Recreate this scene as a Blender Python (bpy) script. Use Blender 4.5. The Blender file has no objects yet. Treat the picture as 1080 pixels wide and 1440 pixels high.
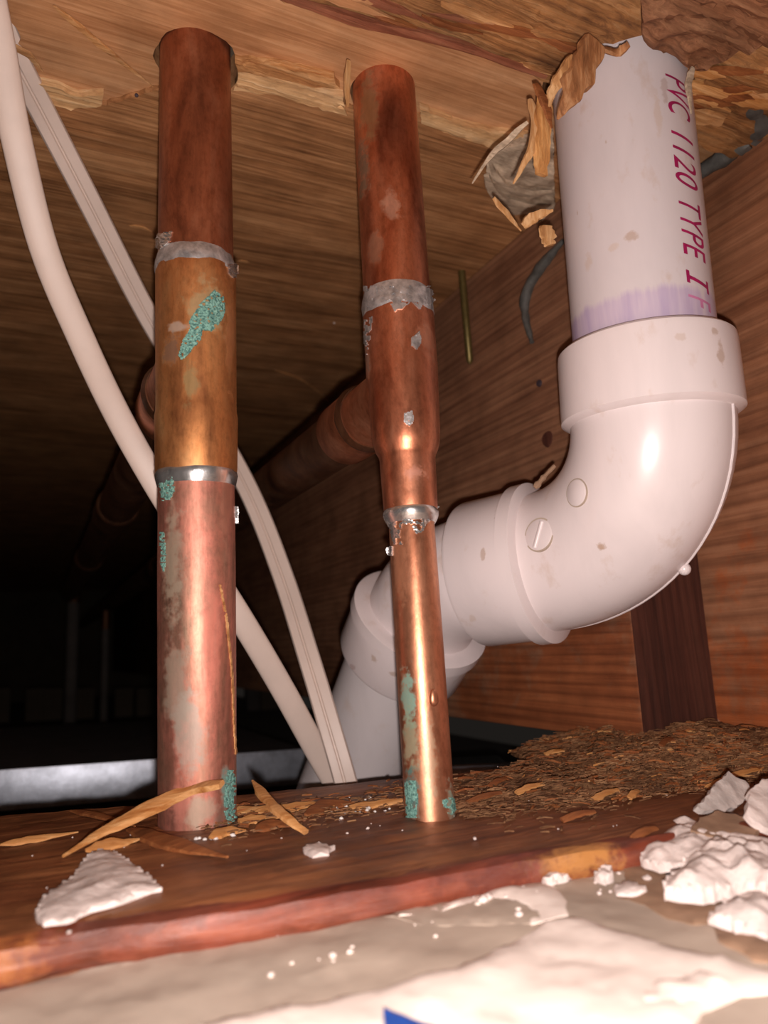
import bpy, bmesh, math, random
from mathutils import Vector, Matrix, noise
from mathutils.geometry import delaunay_2d_cdt
random.seed(7)
C = bpy.context.scene.collection
# ---------------------------------------------------------------- camera
F = 1020.0                                   # focal length in pixels of a 1080x1440 frame
_Y = Vector((-495, -208, -F)).normalized()   # joist direction seen from the camera
_Z = Vector((-265, (495*265+F*F)/208, -F)).normalized()
_X = _Y.cross(_Z)
R = Matrix((_X, _Y, _Z))
cam = bpy.data.objects.new('camera', bpy.data.cameras.new('camera'))
C.objects.link(cam)
cam.matrix_world = R.to_4x4()
cam.data.sensor_fit = 'VERTICAL'
cam.data.sensor_height = 36.0
cam.data.lens = 36.0*F/1440
cam.data.clip_start = 0.005
cam.data.dof.use_dof = True
cam.data.dof.focus_distance = 0.30
cam.data.dof.aperture_fstop = 10.0
S = bpy.context.scene
S.camera = cam
# ---------------------------------------------------------------- world, flash lamp, exposure
w = bpy.data.worlds.new('world'); S.world = w; w.use_nodes = True
w.node_tree.nodes['Background'].inputs[0].default_value = (1.0, .86, .75, 1)
w.node_tree.nodes['Background'].inputs[1].default_value = 0.012
fl = bpy.data.lights.new('flash_lamp', 'POINT'); fl.energy = 4.0; fl.color = (1.0, .89, .85); fl.shadow_soft_size = .0022
flo = bpy.data.objects.new('flash_lamp', fl); C.objects.link(flo)
flo.location = R @ Vector((.003, -.010, 0))
S.view_settings.view_transform = 'Standard'; S.view_settings.look = 'None'
S.view_settings.gamma = 1; S.view_settings.exposure = 0.0
S.view_settings.use_curve_mapping = False
# ---------------------------------------------------------------- points on real planes
def ray(x, y): return R @ Vector(((x-540)/F, (720-y)/F, -1))
def at(x, y, d): return ray(x, y)*d
def onz(x, y, z): r = ray(x, y); return r*(z/r.z)
def onx(x, y, v): r = ray(x, y); return r*(v/r.x)
CE = .2507      # underside of the plywood
PL = -.0621     # top of the wall plate
JX = .2683; JX2 = .3225; JB = -.0534
# ---------------------------------------------------------------- materials
MAT = {}
def nodes(name, rough=.6, metal=0, spec=.4):
    m = bpy.data.materials.new(name); m.use_nodes = True; MAT[name] = m
    nt = m.node_tree; b = nt.nodes['Principled BSDF']
    b.inputs['Roughness'].default_value = rough; b.inputs['Metallic'].default_value = metal
    b.inputs['Specular IOR Level'].default_value = spec
    return m, nt, b
def N(nt, t, **k):
    n = nt.nodes.new(t)
    for a, v in k.items(): setattr(n, a, v)
    return n
def ramp(nt, src, stops):
    r = N(nt, 'ShaderNodeValToRGB'); e = r.color_ramp.elements
    while len(e) < len(stops): e.new(.5)
    for q, (p, c) in zip(e, stops): q.position = p; q.color = (*c, 1) if len(c) == 3 else c
    nt.links.new(src, r.inputs[0]); return r
def coords(nt, scale, rot=(0,0,0), loc=(0,0,0)):
    t = N(nt, 'ShaderNodeTexCoord'); mp = N(nt, 'ShaderNodeMapping')
    mp.inputs['Scale'].default_value = scale; mp.inputs['Rotation'].default_value = rot; mp.inputs['Location'].default_value = loc
    nt.links.new(t.outputs['Object'], mp.inputs[0]); return mp.outputs[0]
def noi(nt, co, s, det=6, rough=.6, dist=0):
    n = N(nt, 'ShaderNodeTexNoise'); n.inputs['Scale'].default_value = s; n.inputs['Detail'].default_value = det
    n.inputs['Roughness'].default_value = rough; n.inputs['Distortion'].default_value = dist
    nt.links.new(co, n.inputs['Vector']); return n.outputs[0]
def mix(nt, fac, a, b, mode='MIX'):
    m = N(nt, 'ShaderNodeMix', data_type='RGBA', blend_type=mode)
    for i, v in ((0, fac), (6, a), (7, b)):
        if isinstance(v, (int, float)): m.inputs[i].default_value = v
        elif isinstance(v, tuple): m.inputs[i].default_value = (*v, 1)
        else: nt.links.new(v, m.inputs[i])
    return m.outputs[2]
def bump(nt, b, h, dist, st=1.0):
    n = N(nt, 'ShaderNodeBump'); n.inputs['Distance'].default_value = dist; n.inputs['Strength'].default_value = st
    nt.links.new(h, n.inputs['Height']); nt.links.new(n.outputs[0], b.inputs['Normal'])
def wood(name, dark, mid, light, axis=0, s=1.0, rot=(0,0,0), rough=.65, bd=.0006, rings=0, ringdir=2, mottle=.5, spec=.3):
    m, nt, b = nodes(name, rough, 0, spec)
    sc = [430*s]*3; sc[axis] = 13*s
    c1 = coords(nt, tuple(sc), rot)
    g = noi(nt, c1, 1.0, 8, .68, .6)
    sc2 = [60*s]*3; sc2[axis] = 6*s
    g2 = noi(nt, coords(nt, tuple(sc2), rot, (3,1,7)), 1.0, 4, .6, 1.5)
    col = ramp(nt, g, [(.36, dark), (.5, mid), (.63, light)]).outputs[0]
    col2 = ramp(nt, g2, [(.32, dark), (.5, mid), (.7, light)]).outputs[0]
    c = mix(nt, .5, col, col2)
    if rings:
        wv = N(nt, 'ShaderNodeTexWave', wave_type='BANDS', bands_direction='XYZ'[ringdir], wave_profile='SAW')
        sr = [1]*3; sr[axis] = .12
        nt.links.new(coords(nt, tuple(sr), rot), wv.inputs['Vector'])
        wv.inputs['Scale'].default_value = rings; wv.inputs['Distortion'].default_value = 4.5; wv.inputs['Detail'].default_value = 3
        wv.inputs['Detail Scale'].default_value = .35 * 1.0
        wr = ramp(nt, wv.outputs[1], [(0, (.45,.40,.36)), (.35, (1,1,1)), (.8, (1.0,.95,.9)), (1, (.5,.42,.38))]).outputs[0]
        c = mix(nt, .5, c, wr, 'MULTIPLY')
    sp = noi(nt, coords(nt, (1,1,1)), 28, 5, .65)
    c = mix(nt, mottle, c, ramp(nt, sp, [(.35, (.5,.46,.42)), (.6, (1.15,1.1,1.05))]).outputs[0], 'MULTIPLY')
    nt.links.new(c, b.inputs['Base Color'])
    bump(nt, b, g, bd, .8)
    return m
wood('ply', (.15,.062,.024), (.40,.185,.075), (.66,.36,.17), 0, 1.0, rough=.6, bd=.0005, mottle=.5)
wood('ply_fresh', (.30,.125,.05), (.50,.25,.115), (.66,.38,.20), 0, .9, rough=.55, bd=.0003, mottle=.4)
wood('ply_raw', (.30,.11,.035), (.55,.27,.10), (.78,.48,.24), 0, 1.2, rough=.7, bd=.0012, mottle=.5)
wood('ply_pale', (.42,.20,.08), (.72,.43,.20), (.92,.66,.38), 0, 1.0, rough=.7, bd=.0012, mottle=.4)
wood('rough_wood', (.10,.04,.018), (.42,.19,.065), (.58,.34,.16), 0, .9, rough=.7, bd=.003, mottle=.8)
wood('dark_rough', (.10,.038,.018), (.33,.15,.075), (.52,.28,.15), 0, .7, rot=(0,0,.5), rough=.7, bd=.003, rings=22, ringdir=1, mottle=.7)
wood('red_wood', (.08,.025,.014), (.26,.085,.045), (.40,.18,.10), 0, .8, rough=.45, bd=.001, mottle=.6)
wood('joist_far', (.14,.060,.034), (.25,.118,.066), (.36,.185,.105), 1, .6, rough=.6, bd=.0005, rings=60, ringdir=2, mottle=.5)
wood('joist_near', (.17,.065,.032), (.31,.13,.065), (.42,.20,.11), 1, .5, rot=(.16,0,0), rough=.6, bd=.0008, rings=34, ringdir=2, mottle=.5)
wood('end_grain', (.045,.014,.009), (.085,.026,.016), (.12,.042,.026), 2, .5, rot=(0,.5,0), rough=.8, bd=.0009, rings=60, ringdir=0, mottle=.4)
wood('plate', (.075,.022,.009), (.20,.068,.026), (.34,.14,.055), 0, .7, rough=.45, bd=.001, mottle=.8, spec=.5)
wood('plate_edge', (.055,.014,.008), (.19,.040,.021), (.32,.095,.048), 0, .45, rough=.42, bd=.0012, mottle=1.0, spec=.5)
wood('splinter', (.32,.10,.02), (.56,.26,.085), (.80,.48,.22), 0, 1.3, rough=.55, bd=.0004, mottle=.3)
wood('splinter_dark', (.10,.03,.012), (.26,.085,.028), (.42,.17,.06), 0, 1.3, rough=.55, bd=.0004, mottle=.5)
wood('rough_up', (.12,.045,.018), (.40,.17,.065), (.66,.38,.19), 2, .8, rough=.65, bd=.0012, mottle=.5)
wood('raw_up', (.30,.12,.04), (.60,.31,.12), (.88,.58,.31), 2, 1.0, rough=.65, bd=.001, mottle=.4)
wood('splinter_up', (.22,.07,.02), (.60,.28,.09), (.82,.48,.20), 2, 1.0, rough=.6, bd=.001, mottle=.4)
wood('pale_chip', (.26,.13,.07), (.45,.25,.15), (.58,.36,.24), 0, 1.0, rough=.65, bd=.0005, mottle=.3)
wood('grey_wood', (.26,.19,.13), (.58,.45,.33), (.85,.70,.52), 0, 1.2, rot=(0,0,.6), rough=.8, bd=.0012, mottle=.6)
wood('fibre', (.045,.018,.009), (.17,.075,.032), (.42,.24,.12), 0, 2, rough=.8, bd=.0003, mottle=.8)
def copper(name, stops, sheen, rough=.36, metal=.72, s=1.0, streak=.25, grey=.0):
    m, nt, b = nodes(name, rough, metal, .5)
    n1 = noi(nt, coords(nt, (55*s, 55*s, 18*s)), 1, 8, .65, .6)
    c = ramp(nt, n1, stops).outputs[0]
    n2 = noi(nt, coords(nt, (420, 420, 260)), 1, 4, .7)
    c = mix(nt, .5, c, ramp(nt, n2, [(.3, (.55,.5,.48)), (.55, (1.08,1.05,1.02))]).outputs[0], 'MULTIPLY')
    n3 = noi(nt, coords(nt, (150, 150, 9)), 1, 5, .6)
    c = mix(nt, streak, c, ramp(nt, n3, [(.4, (.4,.36,.34)), (.58, sheen)]).outputs[0], 'MULTIPLY')
    nt.links.new(c, b.inputs['Base Color'])
    rr = N(nt, 'ShaderNodeMapRange'); rr.inputs[3].default_value = rough-.08; rr.inputs[4].default_value = rough+.22
    nt.links.new(n1, rr.inputs[0]); nt.links.new(rr.outputs[0], b.inputs['Roughness'])
    bump(nt, b, n2, .00012, .5)
copper('copper_brown', [(.3, (.16,.055,.03)), (.5, (.40,.145,.072)), (.72, (.56,.26,.15))], (1.1,1.0,1.0), .40, .85)
copper('copper_orange', [(.3, (.30,.11,.045)), (.5, (.62,.27,.10)), (.72, (.66,.38,.17))], (1.1,1.05,1.0), .44, .85)
copper('copper_aged', [(.30, (.30,.22,.15)), (.45, (.50,.24,.17)), (.55, (.66,.27,.20)), (.72, (.40,.31,.24))], (1.1,1.0,1.0), .47, .82, .8, .5)
copper('copper_red', [(.3, (.32,.09,.045)), (.5, (.60,.23,.125)), (.72, (.75,.36,.23))], (1.1,1.0,1.0), .33, .9)
copper('copper_tube', [(.3, (.34,.12,.06)), (.5, (.62,.28,.16)), (.75, (.74,.42,.27))], (1.1,1.0,1.0), .34, .85, .7)
copper('copper_shaded', [(.3, (.05,.022,.014)), (.5, (.12,.048,.022)), (.72, (.17,.09,.05))], (1.1,1.0,1.0), .45)  # copper darkened in its colour to stand for the flash fading with depth
def plain(name, col, rough=.5, metal=0, var=.3, ns=60, bd=0, col2=None, spec=.4, ndet=5):
    m, nt, b = nodes(name, rough, metal, spec)
    n = noi(nt, coords(nt, (1,1,1)), ns, ndet, .6)
    col2 = col2 or tuple(x*(1-var) for x in col)
    nt.links.new(ramp(nt, n, [(.35, col2), (.62, col)]).outputs[0], b.inputs['Base Color'])
    if bd: bump(nt, b, n, bd, .8)
    return m, nt, b
plain('solder', (.62,.60,.60), .38, .7, .5, 260, .0006)
plain('solder_bright', (.85,.82,.80), .25, .9, .4, 200, .0003)
plain('verdigris', (.26,.50,.42), .9, 0, .5, 1100, .0012, (.04,.12,.11), .2, 8)
plain('cable', (.66,.53,.46), .45, 0, .08, 40)
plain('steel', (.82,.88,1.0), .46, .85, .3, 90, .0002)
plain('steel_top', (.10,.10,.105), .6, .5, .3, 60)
plain('black_box', (.012,.022,.026), .35, 0, .4, 50)
plain('brass_nail', (.20,.15,.05), .4, .6, .3, 200)
plain('glue', (.11,.105,.095), .6, 0, .5, 120, .001)
plain('gypsum', (.78,.66,.61), .9, 0, .25, 130, .0012)
plain('gypsum_grey', (.60,.52,.48), .9, 0, .3, 160, .001)
plain('gypsum_edge', (.50,.40,.32), .85, 0, .18, 35, .0006)
plain('skim', (.90,.77,.69), .7, 0, .10, 30, .0008)
plain('torn_paper', (.33,.20,.125), .85, 0, .25, 80, .0006)
plain('blue_tape', (.015,.075,.36), .6, 0, .2, 50)
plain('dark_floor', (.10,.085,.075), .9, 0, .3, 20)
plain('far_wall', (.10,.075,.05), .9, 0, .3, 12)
plain('ink', (.42,.012,.11), .5, 0, .35, 160)
plain('ink_faded', (.62,.22,.40), .5, 0, .2, 160)
plain('near_black', (.06,.04,.05), .7)
plain('glassy', (.75,.7,.66), .12, 0, .1, 40)
def pvc(name, base, stain_amt=.5, primer=None, rough=.32):
    m, nt, b = nodes(name, rough, 0, .5)
    b.inputs['Subsurface Weight'].default_value = 0
    n = noi(nt, coords(nt, (1,1,.35)), 45, 6, .6, .4)
    c = ramp(nt, n, [(.3, tuple(x*.93 for x in base)), (.55, base)]).outputs[0]
    n2 = noi(nt, coords(nt, (1,1,.6), (0,0,0), (5,2,1)), 75, 5, .6)
    c = mix(nt, ramp(nt, n2, [(.60, (0,0,0)), (.78, (stain_amt,)*3)]).outputs[0], c, (.50,.33,.22))
    if primer:
        z0, z1 = primer
        sx = N(nt, 'ShaderNodeSeparateXYZ'); nt.links.new(coords(nt, (1,1,1)), sx.inputs[0])
        nz = noi(nt, coords(nt, (140,140,12)), 1, 4, .6)
        ad = N(nt, 'ShaderNodeMath', operation='MULTIPLY_ADD'); nt.links.new(nz, ad.inputs[0]); ad.inputs[1].default_value = .010; nt.links.new(sx.outputs[2], ad.inputs[2])
        mr = N(nt, 'ShaderNodeMapRange'); mr.inputs[1].default_value = z1+.006; mr.inputs[2].default_value = z1+.003
        nt.links.new(ad.outputs[0], mr.inputs[0])
        pc = ramp(nt, nz, [(.35, (.40,.30,.50)), (.6, (.57,.46,.58)), (.7, (.66,.56,.61))]).outputs[0]
        f = N(nt, 'ShaderNodeMath', operation='MULTIPLY'); nt.links.new(mr.outputs[0], f.inputs[0]); f.inputs[1].default_value = .8
        c = mix(nt, f.outputs[0], c, pc)
    nt.links.new(c, b.inputs['Base Color'])
pvc('pvc_fitting', (.76,.67,.665), .5, None, .29)
pvc('pvc_lower', (.66,.60,.60), .3, None, .35)
def spots(name, L, ns=170, matte=False):
    """stains of their own shape: (local centre, radii xyz, colour, strength, mode)"""
    nt = MAT[name].node_tree; b = nt.nodes['Principled BSDF']
    co = coords(nt, (1,1,1)); nz = noi(nt, co, ns, 5, .7)
    src = b.inputs['Base Color'].links[0].from_socket; tot = None
    for c, rad, col, st, mode in L:
        v = N(nt, 'ShaderNodeVectorMath', operation='SUBTRACT'); nt.links.new(co, v.inputs[0]); v.inputs[1].default_value = c
        d = N(nt, 'ShaderNodeVectorMath', operation='DIVIDE'); nt.links.new(v.outputs[0], d.inputs[0]); d.inputs[1].default_value = rad
        l = N(nt, 'ShaderNodeVectorMath', operation='LENGTH'); nt.links.new(d.outputs[0], l.inputs[0])
        a = N(nt, 'ShaderNodeMath', operation='MULTIPLY_ADD'); nt.links.new(nz, a.inputs[0]); a.inputs[1].default_value = 2.2; nt.links.new(l.outputs['Value'], a.inputs[2])
        m = N(nt, 'ShaderNodeMapRange'); m.inputs[1].default_value = 1.9; m.inputs[2].default_value = 1.55; m.inputs[3].default_value = 0; m.inputs[4].default_value = st
        nt.links.new(a.outputs[0], m.inputs[0])
        src = mix(nt, m.outputs[0], src, col, mode)
        if tot is None: tot = m.outputs[0]
        else:
            q = N(nt, 'ShaderNodeMath', operation='MAXIMUM'); nt.links.new(tot, q.inputs[0]); nt.links.new(m.outputs[0], q.inputs[1]); tot = q.outputs[0]
    nt.links.new(src, b.inputs['Base Color'])
    if matte:
        k = N(nt, 'ShaderNodeMapRange'); k.inputs[3].default_value = b.inputs['Metallic'].default_value; k.inputs[4].default_value = .05
        nt.links.new(tot, k.inputs[0]); nt.links.new(k.outputs[0], b.inputs['Metallic'])
# ---------------------------------------------------------------- builders
def link(name, bm, mat, parent=None, base=None, smooth=True):
    """bm in world coordinates; base = world point that becomes local origin (the parent's place)."""
    me = bpy.data.meshes.new(name)
    if parent is not None: base = Vector(parent.get('_b', (0,0,0)))
    if base is None:
        vs = [v.co for v in bm.verts]
        base = Vector(((min(v.x for v in vs)+max(v.x for v in vs))/2, (min(v.y for v in vs)+max(v.y for v in vs))/2, min(v.z for v in vs)))
    for v in bm.verts: v.co -= base
    bmesh.ops.recalc_face_normals(bm, faces=bm.faces)
    bm.to_mesh(me); bm.free()
    if smooth:
        me.polygons.foreach_set('use_smooth', [True]*len(me.polygons))
        me.set_sharp_from_angle(angle=math.radians(38))
    me.materials.append(MAT[mat])
    o = bpy.data.objects.new(name, me); C.objects.link(o)
    if parent is not None: o.parent = parent
    else: o.location = base
    o['_b'] = list(base)
    return o
def tag(o, label, cat, group=None, kind=None):
    o['label'] = label
    if cat: o['category'] = cat
    if group: o['group'] = group
    if kind: o['kind'] = kind
    return o
def empty(name, base, label, cat, group=None):
    o = bpy.data.objects.new(name, None); C.objects.link(o); o.location = base; o['_b'] = list(base)
    o.empty_display_size = .02
    return tag(o, label, cat, group)
def frame(t, hint=Vector((0,-1,0))):
    t = t.normalized(); s = t.cross(hint)
    if s.length < 1e-3: s = t.cross(Vector((0,0,1)))
    s.normalize(); n = s.cross(t).normalized()     # n is close to hint
    return s, n
def sweep(bm, pts, prof, hint=Vector((0,-1,0)), scales=None, cap=True):
    """sweep a closed profile [(side, out)] along pts"""
    rings = []
    for i, p in enumerate(pts):
        t = pts[min(i+1, len(pts)-1)] - pts[max(i-1, 0)]
        s, n = frame(t, hint if hint is not None else -p)
        k = scales[i] if scales else 1
        rings.append([bm.verts.new(p + s*a*k + n*b*k) for a, b in prof])
    m = len(prof)
    for a, b in zip(rings, rings[1:]):
        for j in range(m): bm.faces.new((a[j], a[(j+1)%m], b[(j+1)%m], b[j]))
    if cap:
        bm.faces.new(rings[0]); bm.faces.new(rings[-1][::-1])
def circ(n, r=1): return [(r*math.cos(2*math.pi*k/n), r*math.sin(2*math.pi*k/n)) for k in range(n)]
def tube(bm, pts, radii, n=40, wob=0, seed=0, hint=Vector((0,-1,0)), cap=True):
    start = len(bm.verts)
    if not isinstance(radii, (list, tuple)): radii = [radii]*len(pts)
    sweep(bm, pts, circ(n), hint, radii, cap)
    if wob:
        bm.verts.ensure_lookup_table()
        for i in range(start, len(bm.verts)):
            v = bm.verts[i]; k = (i-start)//n; c = pts[k]
            d = (v.co-c)
            if d.length > 1e-6: v.co += d.normalized()*wob*noise.noise(v.co*160+Vector((seed,0,0)))
def smooth_path(pts, n=8):
    out = []
    P = [pts[0]*2-pts[1]] + list(pts) + [pts[-1]*2-pts[-2]]
    for i in range(1, len(P)-2):
        for k in range(n):
            t = k/n; a, b, c, d = P[i-1:i+3]
            out.append(.5*((2*b)+(c-a)*t+(2*a-5*b+4*c-d)*t*t+(3*b-a-3*c+d)*t**3))
    out.append(pts[-1]); return out
def inside(p, poly):
    x, y = p[0], p[1]; c = False; j = len(poly)-1
    for i in range(len(poly)):
        xi, yi = poly[i]; xj, yj = poly[j]
        if (yi > y) != (yj > y) and x < (xj-xi)*(y-yi)/(yj-yi)+xi: c = not c
        j = i
    return c
def ragged(poly, step, amp, seed=0):
    out = []
    for i in range(len(poly)):
        a = Vector(poly[i]); b = Vector(poly[(i+1) % len(poly)]); L = (b-a).length; n = max(1, int(L/step))
        nr = Vector((-(b-a).y, (b-a).x))/max(L, 1e-9)
        for k in range(n):
            q = a+(b-a)*(k/n)
            q = q + nr*amp*(noise.noise(Vector((q.x*300, q.y*300, seed)))*1.4+random.uniform(-.35, .35))
            out.append((q.x, q.y))
    return out
def slab(bm, outer, holes, zbot, ztop, step=0, M=None):
    """closed slab between zbot(x,y) and ztop(x,y) with holes; interior points every step; M maps it elsewhere"""
    fb = zbot if callable(zbot) else (lambda x, y: zbot)
    ft = ztop if callable(ztop) else (lambda x, y: ztop)
    pts = [Vector(p) for p in outer]; edges = [(i, (i+1) % len(outer)) for i in range(len(outer))]
    for h in holes:
        o = len(pts); pts += [Vector(p) for p in h]; edges += [(o+i, o+(i+1) % len(h)) for i in range(len(h))]
    if step:
        xs = [p[0] for p in outer]; ys = [p[1] for p in outer]
        x = min(xs)+step/2
        while x < max(xs):
            y = min(ys)+step/2
            while y < max(ys):
                q = (x+random.uniform(-.3, .3)*step, y+random.uniform(-.3, .3)*step)
                if inside(q, outer) and not any(inside(q, h) for h in holes): pts.append(Vector(q))
                y += step
            x += step
    vs, _, fs, *_r = delaunay_2d_cdt(pts, edges, [], 0, 1e-7)
    tris = []
    for f in fs:
        c = sum((vs[i] for i in f), Vector((0,0)))/len(f)
        if inside(c, outer) and not any(inside(c, h) for h in holes): tris.append(f)
    tm, bt = {}, {}
    def g(d, i, f):
        if i not in d:
            co = Vector((vs[i].x, vs[i].y, f(vs[i].x, vs[i].y)))
            d[i] = bm.verts.new(M @ co if M else co)
        return d[i]
    cnt = {}
    for f in tris:
        try:
            bm.faces.new([g(tm, i, ft) for i in f]); bm.faces.new([g(bt, i, fb) for i in reversed(f)])
        except ValueError: continue
        for a, b in zip(f, list(f[1:])+[f[0]]): cnt.setdefault((min(a,b), max(a,b)), []).append((a, b))
    for k, v in cnt.items():
        if len(v) == 1:
            a, b = v[0]
            try: bm.faces.new((g(tm,b,ft), g(tm,a,ft), g(bt,a,fb), g(bt,b,fb)))
            except ValueError: pass
def fbm(x, y, s, sx=1, sy=1, seed=0): return noise.fractal(Vector((x*s*sx, y*s*sy, seed)), 1.0, 2.0, 5)
def circle2(c, r, n=28, wob=.0, seed=0):
    return [(c[0]+(r+wob*noise.noise(Vector((math.cos(a)*2, math.sin(a)*2, seed))))*math.cos(a), c[1]+(r+wob*noise.noise(Vector((math.cos(a)*2, math.sin(a)*2, seed))))*math.sin(a)) for a in [2*math.pi*k/n for k in range(n)]]
def box(bm, x0, x1, y0, y1, z0, z1, cuts=0):
    v = [bm.verts.new((x, y, z)) for x in (x0,x1) for y in (y0,y1) for z in (z0,z1)]
    for f in ((0,1,3,2),(4,6,7,5),(0,4,5,1),(2,3,7,6),(0,2,6,4),(1,5,7,3)): bm.faces.new([v[i] for i in f])
def bevel(bm, w, seg=2): bmesh.ops.bevel(bm, geom=bm.edges[:], offset=w, segments=seg, affect='EDGES', profile=.5)

class Axis:
    """a straight pipe axis A..B; lets me turn image rows into points on it and pixel widths into radii"""
    def __init__(s, A, B, r=0): s.A, s.B = A, B; s.d = (B-A).normalized(); s.r = r
    def row(s, y, r=None, off=None):
        """axis point beside the front (or off-turned) surface point that shows at row y"""
        r = s.r if r is None else r; yy = y
        for _ in range(6 if r else 0):
            p = s.row0(yy); n = -p; n -= s.d*n.dot(s.d); n.normalize()
            if off is not None: n = off
            c = R.transposed() @ (p+n*r); yy += y-(720+F*c.y/c.z)
        return s.row0(yy)
    def row0(s, y):
        # parameter where the axis shows at row y
        a = R.transposed() @ s.A; b = R.transposed() @ s.B
        v = (720-y)/F     # v = cy / -cz
        t = (a.y + v*a.z)/((a.y-b.y)+v*(a.z-b.z))
        return s.A+(s.B-s.A)*t
    def rad(s, y, xl, xr):
        p = s.row(y); c = R.transposed() @ p; d = -c.z
        tx = abs((xl+xr)/2-540)/F
        return (xr-xl)/2*d/F/math.sqrt(1+tx*tx)
    def lathe(s, rows, n=48, wob=0, seed=0, extra=()):
        bm = bmesh.new()
        tube(bm, [s.row(r[0]) for r in rows], [s.rad(*r) for r in rows], n, wob, seed)
        return bm
    def hit(s, x, y, r):
        """first point of the cylinder of radius r along the sight line"""
        d = ray(x, y); o = Vector((0,0,0))-s.A
        dd = d-s.d*d.dot(s.d); oo = o-s.d*o.dot(s.d)
        a = dd.dot(dd); b = 2*dd.dot(oo); c = oo.dot(oo)-r*r; q = b*b-4*a*c
        if q < 0: q = 0
        return d*((-b-math.sqrt(q))/(2*a))
def crust(ax, poly, r, h=.0004, step=2.0, thr=-1, seed=0, ns=.12):
    """a thin uneven crust lying on the cylinder inside an outline given where it is seen"""
    bm = bmesh.new(); xs = [p[0] for p in poly]; ys = [p[1] for p in poly]
    nx = int((max(xs)-min(xs))/step)+2; ny = int((max(ys)-min(ys))/step)+2; V = {}
    rf = r if callable(r) else (lambda y: r)
    def v(i, j):
        if (i, j) not in V:
            x = min(xs)+i*step; y = min(ys)+j*step
            p = ax.hit(x, y, rf(y)); c = ax.A+ax.d*((p-ax.A).dot(ax.d)); o = (p-c).normalized()
            V[(i,j)] = bm.verts.new(p+o*(h*(.45+.8*abs(noise.noise(Vector((x*.45, y*.45, seed)))))))
        return V[(i,j)]
    for i in range(nx):
        for j in range(ny):
            x = min(xs)+(i+.5)*step; y = min(ys)+(j+.5)*step
            if inside((x, y), poly) and noise.noise(Vector((x*ns, y*ns, seed+9))) > thr:
                bm.faces.new((v(i,j), v(i+1,j), v(i+1,j+1), v(i,j+1)))
    # skirt: thicken toward the pipe
    if bm.faces:
        ret = bmesh.ops.extrude_face_region(bm, geom=bm.faces[:])
        for e in ret['geom']:
            if isinstance(e, bmesh.types.BMVert):
                c = ax.A+ax.d*((e.co-ax.A).dot(ax.d)); o = (e.co-c).normalized(); e.co -= o*h*1.6
    return bm
def splinter_bm(pts, w, th, hint=Vector((0,-1,0)), seed=0, seg=5, tip0=.25, tip1=.12):
    bm = bmesh.new(); P = smooth_path(pts, seg) if len(pts) > 2 else [pts[0].lerp(pts[1], k/10) for k in range(11)]
    n = len(P); rr = random.Random(seed); L = sum((a-b).length for a, b in zip(P, P[1:]))
    prof0 = [(-.5, -.4), (-.2, -.5), (.3, -.45), (.5, -.2), (.42, .35), (0, .5), (-.45, .4)]
    rings = []
    for i, p in enumerate(P):
        t = i/(n-1); tan = P[min(i+1, n-1)]-P[max(i-1, 0)]; s, nn = frame(tan, hint)
        k = min(1, tip0+(1-tip0)*t*5, tip1+(1-tip1)*(1-t)*2.2)*(1+.25*noise.noise(Vector((t*6, seed, 0))))
        off = noise.noise(Vector((t*5, seed*3.1, 1)))*w*.18
        rings.append([bm.verts.new(p+s*((a*w+off)*k+rr.uniform(-.05,.05)*w*k)+nn*(b*th*max(k,.35))) for a, b in prof0])
    m = len(prof0)
    for a, b in zip(rings, rings[1:]):
        for j in range(m): bm.faces.new((a[j], a[(j+1)%m], b[(j+1)%m], b[j]))
    bm.faces.new(rings[0]); bm.faces.new(rings[-1][::-1])
    return bm
def chunk_bm(pxs, z, h, seed=0, step=.0018, rag=.0006, rough=.35, tilt=None, flat=False):
    poly = [onz(x, y, z) for x, y in pxs]; poly = [(p.x, p.y) for p in poly]
    poly = ragged(poly, step, rag, seed); cx = sum(p[0] for p in poly)/len(poly); cy = sum(p[1] for p in poly)/len(poly)
    R2 = max(math.hypot(p[0]-cx, p[1]-cy) for p in poly)
    pp = poly[::2]
    def zt(x, y):
        dd = min(math.hypot(x-a, y-b) for a, b in pp); k = .22+.78*math.sqrt(min(1, dd/(R2*.45)))
        tt = (tilt[0]*(x-cx)+tilt[1]*(y-cy)) if tilt else 0
        return z+max(.0003, h*k*(1+rough*fbm(x, y, 130, seed=seed))+tt)
    bm = bmesh.new(); slab(bm, poly, [], z, zt, step); return bm

# ================================================================ SETTING
# pipe axes (needed for the holes)
ax1 = Axis(onz(275, 87, CE), onz(278, 1154, PL), .0143)
ax2 = Axis(onz(540, 132, CE), onz(605, 1146, PL), .0125)
axP = Axis(at(867, 80, .335), at(903, 460, .318), .0298)
def axz(ax, z): t = (z-ax.A.z)/(ax.B.z-ax.A.z); return ax.A+(ax.B-ax.A)*t
h1 = axz(ax1, CE); h2 = axz(ax2, CE); hP = axz(axP, CE)
hole1 = circle2((h1.x+.0012, h1.y+.0028), .0178, 30, .0014, 1)
hole2 = circle2((h2.x+.0002, h2.y+.0018), .0150, 30, .0012, 2)
holeP = circle2((hP.x, hP.y), .0335, 40, .002, 3)
cA0 = onz(6, 62, CE); cB0 = onz(24, 70, CE)
holeC = circle2((cA0.x-.002, cA0.y-.003), .0080, 20, .001, 5)
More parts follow.
